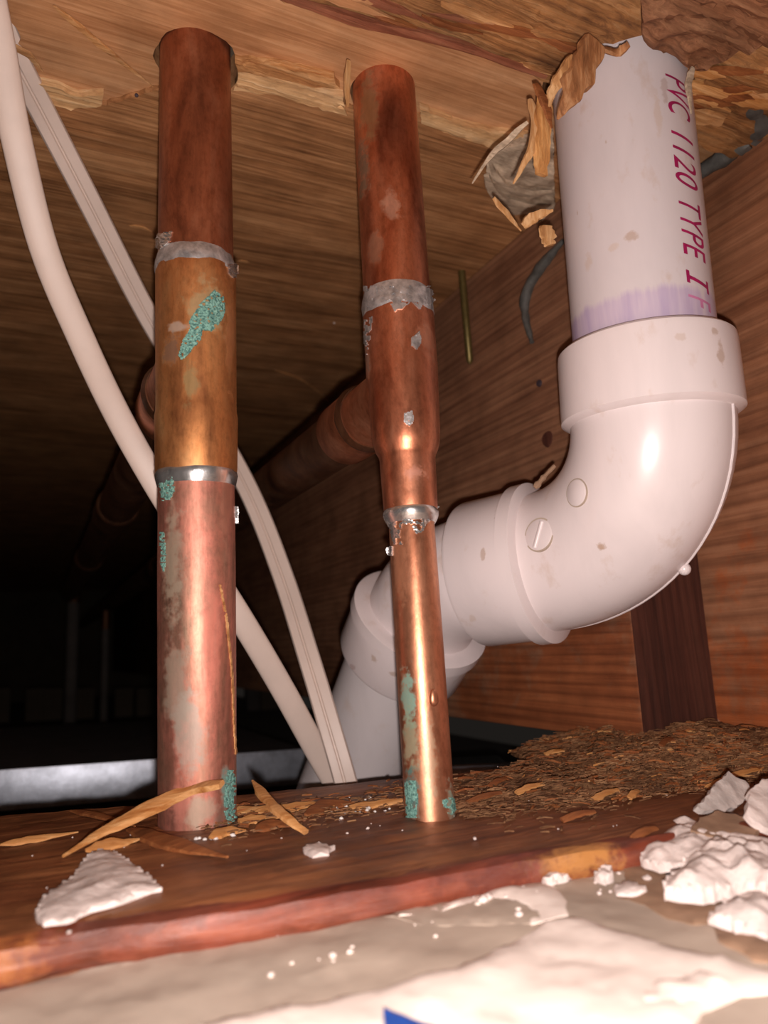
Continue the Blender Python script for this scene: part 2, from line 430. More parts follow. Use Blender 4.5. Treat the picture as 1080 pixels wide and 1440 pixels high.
# ceiling: the lowest veneer (far) ends in a torn edge; nearer the camera one veneer is gone
edge_px = [(-60,120), (20,118), (65,124), (100,150), (150,148), (215,128), (330,106), (360,112), (420,128), (480,146), (505,160), (590,165), (660,190), (700,200), (760,205), (860,200)]
edge = [onz(x, y, CE) for x, y in edge_px]; edge = [(p.x, p.y) for p in edge]
er = []
for a, b in zip(edge, edge[1:]):
    n = max(2, int((b[0]-a[0])/.0015))
    for k in range(n):
        t = k/n; er.append((a[0]+(b[0]-a[0])*t, a[1]+(b[1]-a[1])*t+.0012*noise.noise(Vector((a[0]*400+t*9, 0, 2)))+random.uniform(-.0005,.0005)))
er.append(edge[-1])
bm = bmesh.new()
slab(bm, [(-1.2, edge[0][1]), *er, (.60, edge[-1][1]), (.60, 3.0), (-1.2, 3.0)], [hole1, holeP, holeC], CE, CE+.0028)
ceiling = link('ceiling', bm, 'ply', base=Vector((0,0,CE))); ceiling['kind'] = 'structure'
tag(ceiling, 'underside of the brown plywood subfloor overhead', None)
bm = bmesh.new()
slab(bm, [(-.4,.10), (.42,.10), (.42,.32), (-.4,.32)], [hole1, hole2, holeP, holeC], CE+.0028, CE+.016)
link('inner_veneer', bm, 'ply_fresh', ceiling)
# torn pale lip along the veneer's edge
def zlip(x, y): return CE-.0002-.0008*abs(noise.noise(Vector((x*160, y*60, 3))))
def lip(pxs, seed, name='torn_edge', mat='ply_pale', th=.0030, z=CE):
    P = [onz(x, y, z) for x, y in pxs]; poly = ragged([(p.x, p.y) for p in P], .0022, .0006, seed)
    bm = bmesh.new(); slab(bm, poly, [hole1, hole2, holeP], lambda x, y: z-.0006-.0018*abs(noise.noise(Vector((x*90, y*420, seed)))), z+th, .002)
    o = link(name, bm, mat, ceiling); return o
lip([(330,100), (380,108), (440,124), (482,134), (488,160), (440,148), (390,132), (330,124)], 1)
lip([(40,112), (78,120), (110,133), (145,132), (143,148), (100,152), (60,140), (30,126)], 2)
lip([(590,150), (650,175), (700,185), (745,190), (740,215), (690,205), (640,190), (592,172)], 3)
lip([(330,84), (400,92), (470,108), (478,122), (440,120), (380,106), (330,98)], 4, mat='ply_raw')
# loose strip torn out of the veneer, upper left
for i, (pp, wd) in enumerate([([(75,8), (140,62), (215,122)], .0030), ([(335,88), (400,100), (470,118)], .0035), ([(10,60),(40,78),(60,100)], .003)]):
    o = link('veneer_strip', splinter_bm([onz(x, y, CE+.001) for x, y in pp], wd, .0016, Vector((0,0,-1)), i+5), 'ply_raw', ceiling)
for i, (pp) in enumerate([[(385,520),(425,535),(462,563)], [(182,318),(200,320),(214,327)], [(335,367),(343,368),(351,369)]]):
    link('raised_fibre', splinter_bm([onz(x, y, CE-.0005) for x, y in pp], .0024, .0012, Vector((0,0,-1)), i+15), 'ply_raw', ceiling)
for x, y in ((192,134), (470,454)):
    bm = bmesh.new(); bmesh.ops.create_uvsphere(bm, u_segments=8, v_segments=6, radius=.0009); bmesh.ops.translate(bm, verts=bm.verts, vec=onz(x, y, CE)); link('staple_dot', bm, 'near_black' if x < 300 else 'glassy', ceiling)
# near board above the camera, split and fibrous
fe_px = [(330,-22), (400,0), (450,14), (520,36), (590,50), (640,60), (690,82), (730,98), (770,112), (800,120)]
ZF = .2445
fe = [onz(x, y, ZF) for x, y in fe_px]; fe = [(p.x, p.y) for p in fe]
poly = [(-.25, fe[0][1]), (-.02, fe[0][1])]+fe+[(.262,.214), (.300,.222), (.321,.224), (.321,.03), (-.25,.03)]
poly = ragged(poly, .003, .0009, 4)
def zfb(x, y):
    return ZF+.0035*fbm(x, y, 22, 1.0, 3.2, 1)-.0016*abs(fbm(x, y, 70, .5, 3, 8))-(.004 if x > .2 else 0)*min(1, (x-.2)/.03)
bm = bmesh.new(); slab(bm, poly, [holeP], zfb, CE+.0028, .0032)
fb = link('splintered_board', bm, 'rough_wood', base=Vector((.1,.15,ZF)))
tag(fb, 'orange-brown split board edge overhead, in front of both copper pipes', 'board')
# red split line below it
bm = splinter_bm([onz(x, y, ZF-.002) for x, y in ((395,-4),(480,22),(560,42),(640,62),(700,84),(768,108))], .0042, .003, Vector((0,0,-1)), 31, 6, .6, .5)
tag(link('red_split_strip', bm, 'red_wood'), 'thin reddish-brown strip along the split in the overhead board', 'wood strip')
rs = random.Random(5)
for i in range(16):
    x = rs.uniform(380, 860); yy = 118*(x-400)/400-rs.uniform(8, 75); L_ = rs.uniform(60, 170); a_ = .27+rs.uniform(-.08, .12)
    pp = [(x-L_/2, yy-L_/2*a_), (x, yy+rs.uniform(-4, 4)), (x+L_/2, yy+L_/2*a_)]
    link('torn_strip', splinter_bm([onz(px_, py_, ZF-.0012) for px_, py_ in pp], rs.uniform(.0015, .0045), .0026, Vector((0,0,-1)), 200+i), rs.choice(['ply_raw', 'rough_wood', 'red_wood', 'splinter_dark', 'ply_fresh']), fb)
# darker knotty block, upper right corner
pp = [(895,-30), (902,10), (905,60), (940,84), (985,100), (1030,80), (1095,60), (1110,-30)]
P = [onz(x, y, .234) for x, y in pp]
bm = bmesh.new(); slab(bm, ragged([(p.x, p.y) for p in P], .0025, .0008, 6), [circle2((hP.x, hP.y), .0312, 40)], lambda x, y: .234+.0028*fbm(x, y, 30, 1, 2.4, 5)+.0016*math.sin(70*math.hypot((x-.245)*.9, (y-.176)*2.2)*6.28), .2395, .0022)
tag(link('knotty_block', bm, 'dark_rough'), 'dark knotty broken wood in the top right corner above the plastic pipe', 'wood block')
# torn fibrous wood to the right of the plastic pipe
pp = [(948,92), (1000,104), (1050,88), (1100,84), (1100,118), (1062,134), (1030,142), (1012,168), (962,160)]
P = [onz(x, y, .243) for x, y in pp]
bm = bmesh.new(); slab(bm, ragged([(p.x, p.y) for p in P], .002, .0008, 8), [circle2((hP.x, hP.y), .0312, 40)], lambda x, y: .239+.0025*fbm(x, y, 40, .5, 3, 9), CE, .0016)
tag(link('torn_wood', bm, 'ply_raw'), 'torn orange wood layer on the ceiling right of the plastic pipe', 'torn wood')
tw = bpy.context.scene.collection.objects[-1]
for i in range(14):
    x = rs.uniform(985, 1070); yy = rs.uniform(100, 150); L_ = rs.uniform(50, 100); a_ = rs.uniform(-.1, .45)
    pp = [(x-L_/2, yy-L_/2*a_), (x, yy+rs.uniform(-3, 3)), (x+L_/2, yy+L_/2*a_)]
    link('torn_strip', splinter_bm([onz(px_, py_, .2375) for px_, py_ in pp], rs.uniform(.002, .0055), .0028, Vector((0,0,-1)), 400+i, 6, .6, .3), rs.choice(['ply_raw', 'rough_wood', 'splinter_dark', 'splinter']), tw)
# upper floor above, walls, floor: the dark cavity
bm = bmesh.new(); box(bm, -1.2, .6, -.05, 3.0, CE+.0162, CE+.03); u = link('upper_floor_1', bm, 'far_wall'); u['kind'] = 'structure'  # unseen slab of the upper floor, over the plywood
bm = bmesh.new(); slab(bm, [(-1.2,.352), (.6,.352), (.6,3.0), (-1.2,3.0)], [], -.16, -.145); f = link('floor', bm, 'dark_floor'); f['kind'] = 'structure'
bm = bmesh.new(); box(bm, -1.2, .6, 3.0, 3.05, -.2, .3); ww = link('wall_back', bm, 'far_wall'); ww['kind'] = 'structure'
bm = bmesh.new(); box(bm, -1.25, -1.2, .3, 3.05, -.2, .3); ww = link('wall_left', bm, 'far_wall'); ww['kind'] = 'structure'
# ---------------------------------------------------------------- joists
bm = bmesh.new(); box(bm, JX, JX2-.002, onx(905, 1045, JX).y, 2.9, JB, CE-.0003); bevel(bm, .0012)
J1 = empty('floor_joist', Vector((JX+.02, .5, JB)), 'brown floor joist running back behind the white elbow, its cut end facing out', 'joist')
jo = link('board', bm, 'joist_far', J1)
y1 = onx(905, 1045, JX).y
bm = bmesh.new(); box(bm, JX+.0008, JX2-.003, y1-.0008, y1+.0006, JB+.0008, CE-.001); tag(link('sawn_end', bm, 'end_grain', J1), 'dark red-brown sawn end with diagonal saw marks', None)
bm = bmesh.new(); box(bm, JX2, JX2+.04, -.02, 1.6, JB, CE-.0003); bevel(bm, .0015)
J2 = tag(link('floor_joist', bm, 'joist_near'), 'warm brown floor joist at the right edge, lapped beside the darker sawn end', 'joist')
spots('joist_far', [(Vector((JX, .33, JB))-J1.location, (.2,.16,.10), (1.05,.62,.36), .85, 'MULTIPLY')], 30)
spots('joist_near', [(Vector((JX2, .18, JB))-J2.location, (.2,.16,.11), (1.25,.72,.38), .85, 'MULTIPLY')], 30)
# nail hole, knot on the far joist
bm = bmesh.new(); tube(bm, [onx(759, 539, JX)+Vector((-.0012,0,0)), onx(759, 539, JX)+Vector((.001,0,0))], [.002, .0022], 10, .0005); tag(link('nail_hole', bm, 'near_black', J1), 'dark hole', None)
for q, (x, y, rr_) in enumerate(((770,618,.006),)):
    c = onx(x, y, JX); bm = bmesh.new(); tube(bm, [c+Vector((-.0006,0,0)), c+Vector((.001,0,0))], [rr_*.7, rr_], 16, .0012); tag(link('knot', bm, 'end_grain', J1), 'small dark knot', None)
# nail
bm = bmesh.new(); a = onx(648, 368, JX-.010); b = onx(661, 512, JX-.004)
tube(bm, [a.lerp(b, t) for t in (0, .03, .04, .5, .97, 1)], [.0032, .0032, .0026, .0026, .0024, .0008], 12)
tag(link('nail', bm, 'brass_nail'), 'long dull brass nail standing beside the joist, right of the thinner copper pipe', 'nail')
# adhesive
def worm(pts, r, mat, name, label, cat, seed=0):
    bm = bmesh.new(); P = smooth_path(pts, 6); n = len(P)
    tube(bm, P, [r*(.35+.65*min(1, 4*i/n, 2.2*(n-1-i)/n+.05))*(1+.35*noise.noise(Vector((i*.5, seed, 0)))) for i in range(n)], 12, r*.25, seed)
    return tag(link(name, bm, mat), label, cat)
worm([onx(x, y, JX-.0015) for x, y in ((792,338),(772,362),(750,392),(738,425),(741,455),(748,482))], .0034, 'glue', 'adhesive_bead', 'dark grey curved glue bead hanging on the joist left of the plastic pipe', 'glue', 3)
worm([Vector((JX2-.0025, onz(x, y, CE).y, CE-.006)) if k > 1 else onz(x, y, CE-.007) for k, (x, y) in enumerate(((1110,118),(1060,132),(1040,160),(1018,184),(990,225),(975,262)))], .0058, 'glue', 'adhesive_bead', 'dark grey glue bead in the corner of ceiling and right joist', 'glue', 6)

# ================================================================ COPPER PIPE 1
B1 = axz(ax1, PL)
T1 = empty('copper_pipe', B1, 'thickest copper pipe, left, with green-spotted orange tee fitting', 'pipe')
top1 = ax1.A - ax1.d*.030
def rows(ax, L): return L
bm = bmesh.new(); P = [top1]+[ax1.row(y) for y in (40,200,352)]; tube(bm, P, [ax1.rad(50,225,325)]*2+[ax1.rad(200,223,326), ax1.rad(352,221,328)], 56)
tag(link('upper_pipe', bm, 'copper_brown', T1), 'brown upper pipe', None)
fit = link('tee_fitting', ax1.lathe([(358,219,330),(362,217,331),(380,217,331),(455,218,332),(470,219,333),(555,220,334),(566,220.5,335.5),(574,220,338),(650,222,338),(658,223,337)], 64), 'copper_orange', T1)
tag(fit, 'orange-brown tee fitting', None)
link('solder_ring', ax1.lathe([(338,222,326),(344,220,329),(352,217,331),(360,216,332),(366,217,331)], 64, .0006, 3), 'solder', T1)
link('solder_ring', ax1.lathe([(655,223,338),(660,221.5,339),(666,223,338),(672,224,336),(676,225,335)], 64, .0003, 5), 'solder_bright', T1)
bm = bmesh.new(); P = [ax1.row(y) for y in (670, 800, 1000, 1150)]+[ax1.B+ax1.d*.02]
tube(bm, P, [ax1.rad(690,225,333), ax1.rad(800,223.5,334), ax1.rad(1000,223,334), ax1.rad(1165,223,334), ax1.rad(1165,223,334)], 56)
tag(link('lower_pipe', bm, 'copper_aged', T1), 'pinkish grey-stained lower pipe', None)
r1t = ax1.rad(440,218,332)
link('verdigris_crust', crust(ax1, [(301,408),(314,418),(316,440),(308,455),(298,466),(285,464),(282,478),(272,492),(256,507),(251,500),(258,478),(268,462),(266,452),(280,430)], r1t, .0007, 1.5, -.32, 4, .2), 'verdigris', T1)
r1l = ax1.rad(800,223.5,334)
for i, (pl, th) in enumerate([([(224,680),(238,676),(244,690),(240,702),(228,704)], -.15), ([(225,745),(231,750),(234,790),(230,804),(226,790)], -.1), ([(318,1085),(330,1080),(332,1150),(324,1165),(316,1140)], -.05), ([(232,660),(243,664),(246,690),(240,700),(234,684)], .05)]):
    link('verdigris_crust', crust(ax1, pl, r1l+.0001, .0005, 1.5, th, 20+i, .25), 'verdigris', T1)
for i, (pl, rr_) in enumerate([([(222,330),(243,326),(240,340),(228,352),(221,348)], ax1.rad(340,221,327)), ([(318,372),(332,370),(333,384),(327,392),(320,384)], r1t), ([(330,712),(333,712),(333,738),(331,734)], r1l)]):
    link('solder_drip', crust(ax1, pl, rr_, .0012, 1.5, -.6, 40+i), 'solder_bright', T1)
# hair-thin drip line down the right side
link('drip_mark', crust(ax1, [(308,822),(311,822),(320,870),(328,950),(330,1010),(333,1060),(331,1062),(328,1010),(325,940),(317,870)], r1l, .0003, 1.0, -.45, 50), 'ply_raw', T1)
def s1(x, y, rr_, rad, col, st=.8): return (ax1.hit(x, y, rr_)-B1, rad, col, st, 'MIX')
spots('copper_aged', [s1(242, 800, r1l, (.007,.008,.030), (.27,.22,.16), .75), s1(245, 960, r1l, (.008,.008,.025), (.25,.21,.16), .7), s1(262, 1030, r1l, (.010,.006,.020), (.34,.30,.25), .6), s1(300, 900, r1l, (.006,.006,.030), (.55,.16,.11), .5), s1(250, 1130, r1l, (.008,.006,.008), (.42,.14,.10), .7), s1(322, 1110, r1l, (.005,.006,.012), (.10,.25,.22), .8), s1(320, 700, r1l, (.005,.006,.03), (.28,.10,.06), .6), s1(285, 1140, r1l, (.010,.006,.008), (.40,.34,.25), .6)], 110, True)
spots('copper_orange', [s1(240, 490, r1t, (.006,.008,.008), (.12,.07,.05), .8), s1(250, 458, r1t, (.008,.008,.003), (.34,.27,.22), .8), s1(268, 540, r1t, (.004,.004,.014), (.22,.17,.07), .7), s1(325, 470, r1t, (.004,.008,.03), (.26,.08,.03), .6), s1(292, 435, r1t, (.012,.006,.014), (.30,.26,.14), .6)], 130, True)
def branch(T, ax, ymid, r, rh, tone, l1):
    c = ax.row0(ymid); d = Vector((0,1,0)); bm = bmesh.new()
    P = [c+d*t for t in (.004, .034, .036, .062, .064)]
    tube(bm, P, [rh*.94, rh*.94, rh*1.03, rh*1.03, rh*.97], 48)
    link('branch_socket', bm, tone, T)
    bm = bmesh.new(); tube(bm, [c+d*t for t in (.033, .0365, .040)], [rh*.98, rh*1.07, rh*1.0], 40, .0003); link('solder_ring', bm, 'copper_shaded', T)
    bm = bmesh.new(); tube(bm, [c+d*.063, c+d*l1], [r, r], 40); link('branch_pipe', bm, 'copper_shaded', T)
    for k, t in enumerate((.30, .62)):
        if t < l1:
            bm = bmesh.new(); tube(bm, [c+d*(t+q) for q in (0, .002, .045, .047)], [r*1.01, r*1.12, r*1.12, r*1.01], 40); link('coupling', bm, 'copper_shaded', T)
branch(T1, ax1, 515, .0143, .0160, 'copper_brown', 1.15)

# ================================================================ COPPER PIPE 2
B2 = axz(ax2, PL)
T2 = empty('copper_pipe', B2, 'second copper pipe with shiny narrow lower tube, in front of the white drain', 'pipe')
bm = bmesh.new(); P = [ax2.A-ax2.d*.03]+[ax2.row(y) for y in (105, 250, 400)]; tube(bm, P, [ax2.rad(105,494,582)]*2+[ax2.rad(250,502,593), ax2.rad(400,510,604)], 56)
tag(link('upper_pipe', bm, 'copper_red', T2), 'red-brown upper pipe', None)
tag(link('tee_fitting', ax2.lathe([(418,513,610),(424,512,612),(440,512.5,613),(495,516,617),(502,516.5,618),(590,524,621),(600,526,621.5),(612,528,621),(620,532,620.5),(627,538,619.5),(632,539.5,618.5),(690,542,619),(706,543,619),(712,544,618)], 64), 'copper_red', T2), 'rounded tee fitting stepping down to a narrow neck', None)
link('solder_ring', ax2.lathe([(396,510,605),(402,509.5,607),(412,510.5,611),(424,511,613),(430,513,612)], 64, .0006, 13), 'solder', T2)
link('solder_ring', ax2.lathe([(708,543,619),(712,541,620.5),(718,542.5,620),(724,546,618),(728,548,615)], 64, .0005, 15), 'solder_bright', T2)
bm = bmesh.new(); P = [ax2.row(y) for y in (720, 900, 1140)]+[ax2.B+ax2.d*.02]
rl2 = [ax2.rad(745,550,614.5), ax2.rad(900,559,627), ax2.rad(1150,570,641)]
tube(bm, P, rl2+[rl2[2]], 56)
tag(link('lower_pipe', bm, 'copper_tube', T2), 'shiny narrow lower tube', None)
def r2(y): return rl2[0]+(rl2[2]-rl2[0])*max(0, min(1, (y-745)/405))
for i, (pl, th, mt, rr_, hh) in enumerate([
    ([(541,712),(616,712),(608,728),(600,736),(592,750),(584,752),(580,740),(566,736),(562,752),(566,766),(556,770),(550,748)], -.15, 'solder_bright', r2, .0008),
    ([(512,402),(605,402),(612,422),(604,430),(595,426),(590,436),(578,424),(566,434),(555,438),(548,424),(530,428),(515,432)], -.25, 'solder', ax2.rad(430,512,613), .0006),
    ([(578,476),(590,466),(592,482),(586,492),(578,486)], -.6, 'solder', ax2.rad(480,515,616), .0007),
    ([(568,582),(580,578),(582,592),(576,600),(568,594)], -.6, 'solder', ax2.rad(590,524,621), .0007),
    ([(512,450),(524,445),(522,470),(516,500),(512,480)], -.1, 'solder', ax2.rad(470,514,615), .0004),
    ([(570,1100),(584,1096),(588,1120),(586,1150),(572,1150)], -.3, 'verdigris', r2, .0005),
    ([(622,1125),(638,1120),(641,1140),(634,1146),(624,1140)], -.1, 'verdigris', r2, .0004),
    ([(545,770),(552,768),(552,782),(546,780)], -.8, 'solder', r2, .001)]):
    link('verdigris_crust' if mt == 'verdigris' else 'solder_drip', crust(ax2, pl, rr_, hh, 1.5, th, 60+i, .14), mt, T2)
VG = (.17,.33,.27); VD = (.06,.16,.15)
def s2(x, y, rad, col, st=.85): return (ax2.hit(x, y, r2(y))-B2, rad, col, st, 'MIX')
spots('copper_tube', [s2(574, 985, (.004,.006,.015), VG), s2(577, 1040, (.004,.006,.016), (.26,.30,.20), .7), s2(578, 1120, (.0045,.006,.013), VD), s2(636, 1130, (.005,.005,.010), VG, .7), s2(604, 1060, (.0035,.004,.02), (.36,.27,.17), .6), s2(562, 800, (.004,.006,.02), (.20,.08,.04), .6)], 260, True)
spots('copper_red', [(ax2.hit(x, y, .0135)-B2, rad, col, st, 'MIX') for x, y, rad, col, st in ((512,240,(.006,.007,.020),(.10,.08,.05),.8), (520,150,(.006,.008,.025),(.22,.13,.05),.6), (550,290,(.008,.006,.010),(.42,.26,.19),.5), (528,350,(.006,.006,.010),(.16,.08,.05),.6), (520,500,(.006,.007,.014),(.13,.10,.08),.7), (598,480,(.008,.007,.012),(.24,.10,.06),.5), (585,660,(.010,.006,.007),(.50,.24,.18),.6))], 120, True)
# water drop on the narrow tube
p = ax2.hit(610, 985, r2(985)); bm = bmesh.new(); bmesh.ops.create_uvsphere(bm, u_segments=16, v_segments=10, radius=.0022)
for v in bm.verts: v.co = Vector((v.co.x*.85, v.co.y*.6, v.co.z*(1.0 if v.co.z < 0 else 1.9)))+p
link('water_drop', bm, 'copper_tube', T2)
branch(T2, ax2, 552, .0138, .0152, 'copper_brown', 2.2)

# ================================================================ WHITE PLASTIC DRAIN
def joinpts(L): return [at(x, y, d) for x, y, d in L]
g0 = at(903, 460, .318)
c_hub1a = axP.row(447, .037); c_hub1b = axP.row0(587)
BP = at(478, 1130, .44)
TP = empty('drain_pipe', BP, 'white plastic drain pipe with large elbow and pink lettering', 'pipe')
rp = .02985
zprim = axP.row(392).z
pvc('pvc_pipe', (.67,.60,.61), .6, (0, zprim-.0055-BP.z), .33)
P = [axP.A-axP.d*.010]+[axP.row(y) for y in (90,200,300,400,450,500)]
bm = bmesh.new(); tube(bm, P, rp, 72); tag(link('upper_pipe', bm, 'pvc_pipe', TP), 'white pipe with a violet primer band at its lower end', None)
# elbow body
hubaxis = Axis(c_hub1a, c_hub1b)
rh = .0372
E0 = c_hub1b
E1 = at(765, 790, .353)     # where the left hub begins
Uo = (at(676, 806, .372)-E1).normalized()
d0 = axP.d
# bezier from E0 along d0 to E1 along Uo
def bez(a, b, c, d, n=22):
    return [a*(1-t)**3+b*3*t*(1-t)**2+c*3*t*t*(1-t)+d*t**3 for t in [k/n for k in range(n+1)]]
k = (E1-E0).length*.39
mid = bez(E0, E0+d0*k, E1-Uo*k, E1)
rb = .0338
bm = bmesh.new(); tube(bm, [E0-d0*.006]+mid+[E1+Uo*.004], rb, 64, hint=Vector((-.3,-1,.2)))
elb = tag(link('elbow', bm, 'pvc_fitting', TP), 'large glossy white elbow', None)
bm = bmesh.new(); hl = (c_hub1b-c_hub1a).length
tube(bm, [c_hub1a+d0*t for t in (0, .0012, .004, hl-.004, hl, hl+.002)], [rh*.955, rh*.99, rh, rh*1.01, rh*1.01, rh*.93], 72)
link('hub', bm, 'pvc_fitting', elb)
bm = bmesh.new(); tube(bm, [c_hub1a-d0*.0004, c_hub1a+d0*.0014], [rp*1.012, rp*1.02], 64); link('rim_line', bm, 'near_black', elb)  # thin near-black ring where the pipe enters the hub
# hub 2
H2 = E1+Uo*.036
bm = bmesh.new(); tube(bm, [E1+Uo*t for t in (-.0015, 0, .0065, .0075)], [rh*.94, rh*1.06, rh*1.06, rh*1.0], 72, hint=Vector((-.3,-1,.2))); link('collar_ring', bm, 'pvc_fitting', elb)
bm = bmesh.new(); tube(bm, [E1+Uo*t for t in (.006, .034, .0357, .036)], [rh, rh, rh*.985, rh*.95], 72, hint=Vector((-.3,-1,.2))); link('hub', bm, 'pvc_fitting', elb)
# seam ridge on the outside of the bend
bm = bmesh.new(); pl = []
for i, p in enumerate(mid):
    t = (mid[min(i+1, len(mid)-1)]-mid[max(i-1, 0)]).normalized()
    cen = (E0+E1)/2+((E0+E1)/2-mid[len(mid)//2])*1.2
    o = (p-cen); o -= t*o.dot(t); o.normalize(); pl.append(p+o*rb*.992)
tube(bm, pl, .0010, 8); link('mould_seam', bm, 'pvc_fitting', elb)
# moulded discs and nub on the elbow
def surf_hit(x, y, off=0):
    best = None
    for i in range(len(mid)-1):
        a = Axis(mid[i], mid[i+1]); p = a.hit(x, y, rb); t = (p-mid[i]).dot(a.d)/(mid[i+1]-mid[i]).length
        dist = (p-a.A-a.d*((p-a.A).dot(a.d))).length
        if -.6 < t < 1.6 and abs(dist-rb) < 1e-4:
            if best is None or abs(t-.5) < best[0]: best = (abs(t-.5), p, (p-a.A-a.d*((p-a.A).dot(a.d))).normalized())
    return best[1], best[2]
def disc(x, y, r, bar=False):
    p, n = surf_hit(x, y); bm = bmesh.new()
    tube(bm, [p-n*.001, p+n*.00035, p+n*.00065], [r, r, r*.93], 32, hint=Vector((0,0,1))); o = link('moulded_disc', bm, 'pvc_fitting', elb)
    bm = bmesh.new(); tube(bm, [p-n*.001, p+n*.00012], [r*1.10, r*1.10], 32, hint=Vector((0,0,1))); link('disc_outline', bm, 'gypsum_edge', elb)
    if bar:
        s, nn = frame(n, Vector((0,0,1))); up = (nn+s*-.35).normalized(); bm = bmesh.new()
        tube(bm, [p+n*.0004-up*r*.85, p+n*.0004+up*r*.85], .0011, 10, hint=n); link('moulded_bar', bm, 'pvc_fitting', elb)
disc(811, 693, .0056); disc(758, 752, .0070, True)
p = pl[int(len(pl)*.52)]; bm = bmesh.new(); bmesh.ops.create_uvsphere(bm, u_segments=16, v_segments=10, radius=.0028); bmesh.ops.translate(bm, verts=bm.verts, vec=p+(pl[11]-mid[11]).normalized()*.001); link('sprue_nub', bm, 'pvc_fitting', elb)
# short street elbow, second hub, lower pipe
G1 = at(592, 866, .402); D3 = (at(562, 925, .418)-G1).normalized()
k = (G1-H2).length*.40
m2 = bez(H2-Uo*.012, H2+Uo*k, G1-D3*k, G1)
bm = bmesh.new(); tube(bm, m2+[G1+D3*.003], [rp*1.0+(.0008 if i > 3 else 0) for i in range(len(m2)+1)], 60, hint=Vector((-.3,-1,.2)))
el2 = tag(link('street_elbow', bm, 'pvc_fitting', TP), 'smaller white elbow turning down behind the thin copper tube', None)
bm = bmesh.new(); tube(bm, [G1+D3*t for t in (-.0015, 0, .0065, .0075)], [rh*.95, rh*1.05, rh*1.05, rh*1.0], 72, hint=Vector((-.3,-1,.2))); link('collar_ring', bm, 'pvc_fitting', el2)
bm = bmesh.new(); tube(bm, [G1+D3*t for t in (.006, .030, .0318, .032)], [rh, rh*.99, rh*.97, rh*.93], 72, hint=Vector((-.3,-1,.2))); link('hub', bm, 'pvc_fitting', el2)
G2 = G1+D3*.03
end = at(468, 1165, .45)
bm = bmesh.new(); tube(bm, [G1+D3*.012, G2, G2.lerp(end, .5), end], rp, 60, hint=Vector((-.3,-1,.2))); tag(link('lower_pipe', bm, 'pvc_lower', TP), 'greyer white pipe going down behind the plate', None)
# brown glue smear under the elbow throat
worm_pts = [at(x, y, .335) for x, y in ((752,686),(764,672),(780,655))]
bm = bmesh.new(); tube(bm, smooth_path(worm_pts, 5), [.0008+.0016*abs(noise.noise(Vector((i*.7,0,0)))) for i in range(11)], 8, .0006, 2); link('dirt_smear', bm, 'torn_paper', elb)
hx = Axis(c_hub1a, c_hub1b); h2x = Axis(E1, H2); h3x = Axis(G1+D3*.006, G1+D3*.03)
BR = (.42,.27,.18); BL = (.60,.47,.40)
def sq(ax_, x, y, rr_, rad, col=BR, st=.55): return (ax_.hit(x, y, rr_)-BP, tuple(v*.72 for v in rad), col, min(st, .6), 'MIX')
spots('pvc_fitting', [sq(hx, 1014, 500, rh, (.004,.004,.010)), sq(hx, 1004, 466, rh, (.004,.004,.003)), sq(hx, 955, 474, rh, (.004,.004,.003), BL),
    sq(h2x, 679, 778, rh, (.0018,.003,.006)), sq(h2x, 664, 870, rh, (.003,.003,.009), BL), sq(h2x, 700, 728, rh, (.003,.003,.003)),
    sq(h3x, 525, 926, rh, (.008,.004,.004)), sq(h3x, 552, 948, rh, (.006,.004,.003)), sq(h3x, 494, 938, rh, (.005,.005,.003), (.48,.33,.31), .9), (surf_hit(846, 770)[0]-BP, (.003,)*3, BR, .8, 'MIX')])
spots('pvc_pipe', [sq(axP, 885, 332, rp, (.007,.004,.004)), sq(axP, 862, 348, rp, (.006,.004,.003), BL), sq(axP, 828, 365, rp, (.005,.005,.008), BL), sq(axP, 935, 125, rp, (.003,.003,.012), (.45,.33,.30)), sq(axP, 925, 160, rp, (.003,.003,.022), BL), sq(axP, 812, 300, rp, (.001,.001,.003)), sq(axP, 790, 338, rp, (.0015,.0015,.003), (.3,.27,.33)), sq(axP, 852, 200, rp, (.0015,.0015,.003))])
# lettering wrapped on the pipe
vn = (Vector((0,0,0))-axP.row(250)); vn -= axP.d*vn.dot(axP.d); vn.normalize()
vr = axP.d.cross(vn).normalized()
if (R.transposed() @ vr).x < 0: vr = -vr
def lettering(txt, y0, y1, phi0, hgt, mat, label=None):
    cu = bpy.data.curves.new('t', 'FONT'); cu.body = txt; cu.size = 1; cu.shear = .28; cu.space_character = 1.05; cu.offset = .004
    to = bpy.data.objects.new('t', cu); C.objects.link(to)
    dg = bpy.context.evaluated_depsgraph_get(); me = bpy.data.meshes.new_from_object(to.evaluated_get(dg))
    bpy.data.objects.remove(to)
    bm = bmesh.new(); bm.from_mesh(me); bpy.data.meshes.remove(me)
    xs = [v.co.x for v in bm.verts]; ys = [v.co.y for v in bm.verts]; X0, X1, Y0, Y1 = min(xs), max(xs), 0, max(ys)
    for q in range(1, 9):
        bmesh.ops.bisect_plane(bm, geom=bm.verts[:]+bm.edges[:]+bm.faces[:], plane_co=(0, Y0+(Y1-Y0)*q/9, 0), plane_no=(0,1,0))
    om = vn*math.cos(phi0+.2)+vr*math.sin(phi0+.2); pa, pb = axP.row(y0, rp, om), axP.row(y1, rp, om)
    for v in bm.verts:
        u = (v.co.x-X0)/(X1-X0); h = v.co.y/(Y1-Y0)*hgt; ph = phi0+h/rp
        v.co = pa.lerp(pb, u)+(vn*math.cos(ph)+vr*math.sin(ph))*(rp+.00012)
    o = link('lettering', bm, mat, TP, smooth=False)
    if label: tag(o, label, None)
ph0 = .66
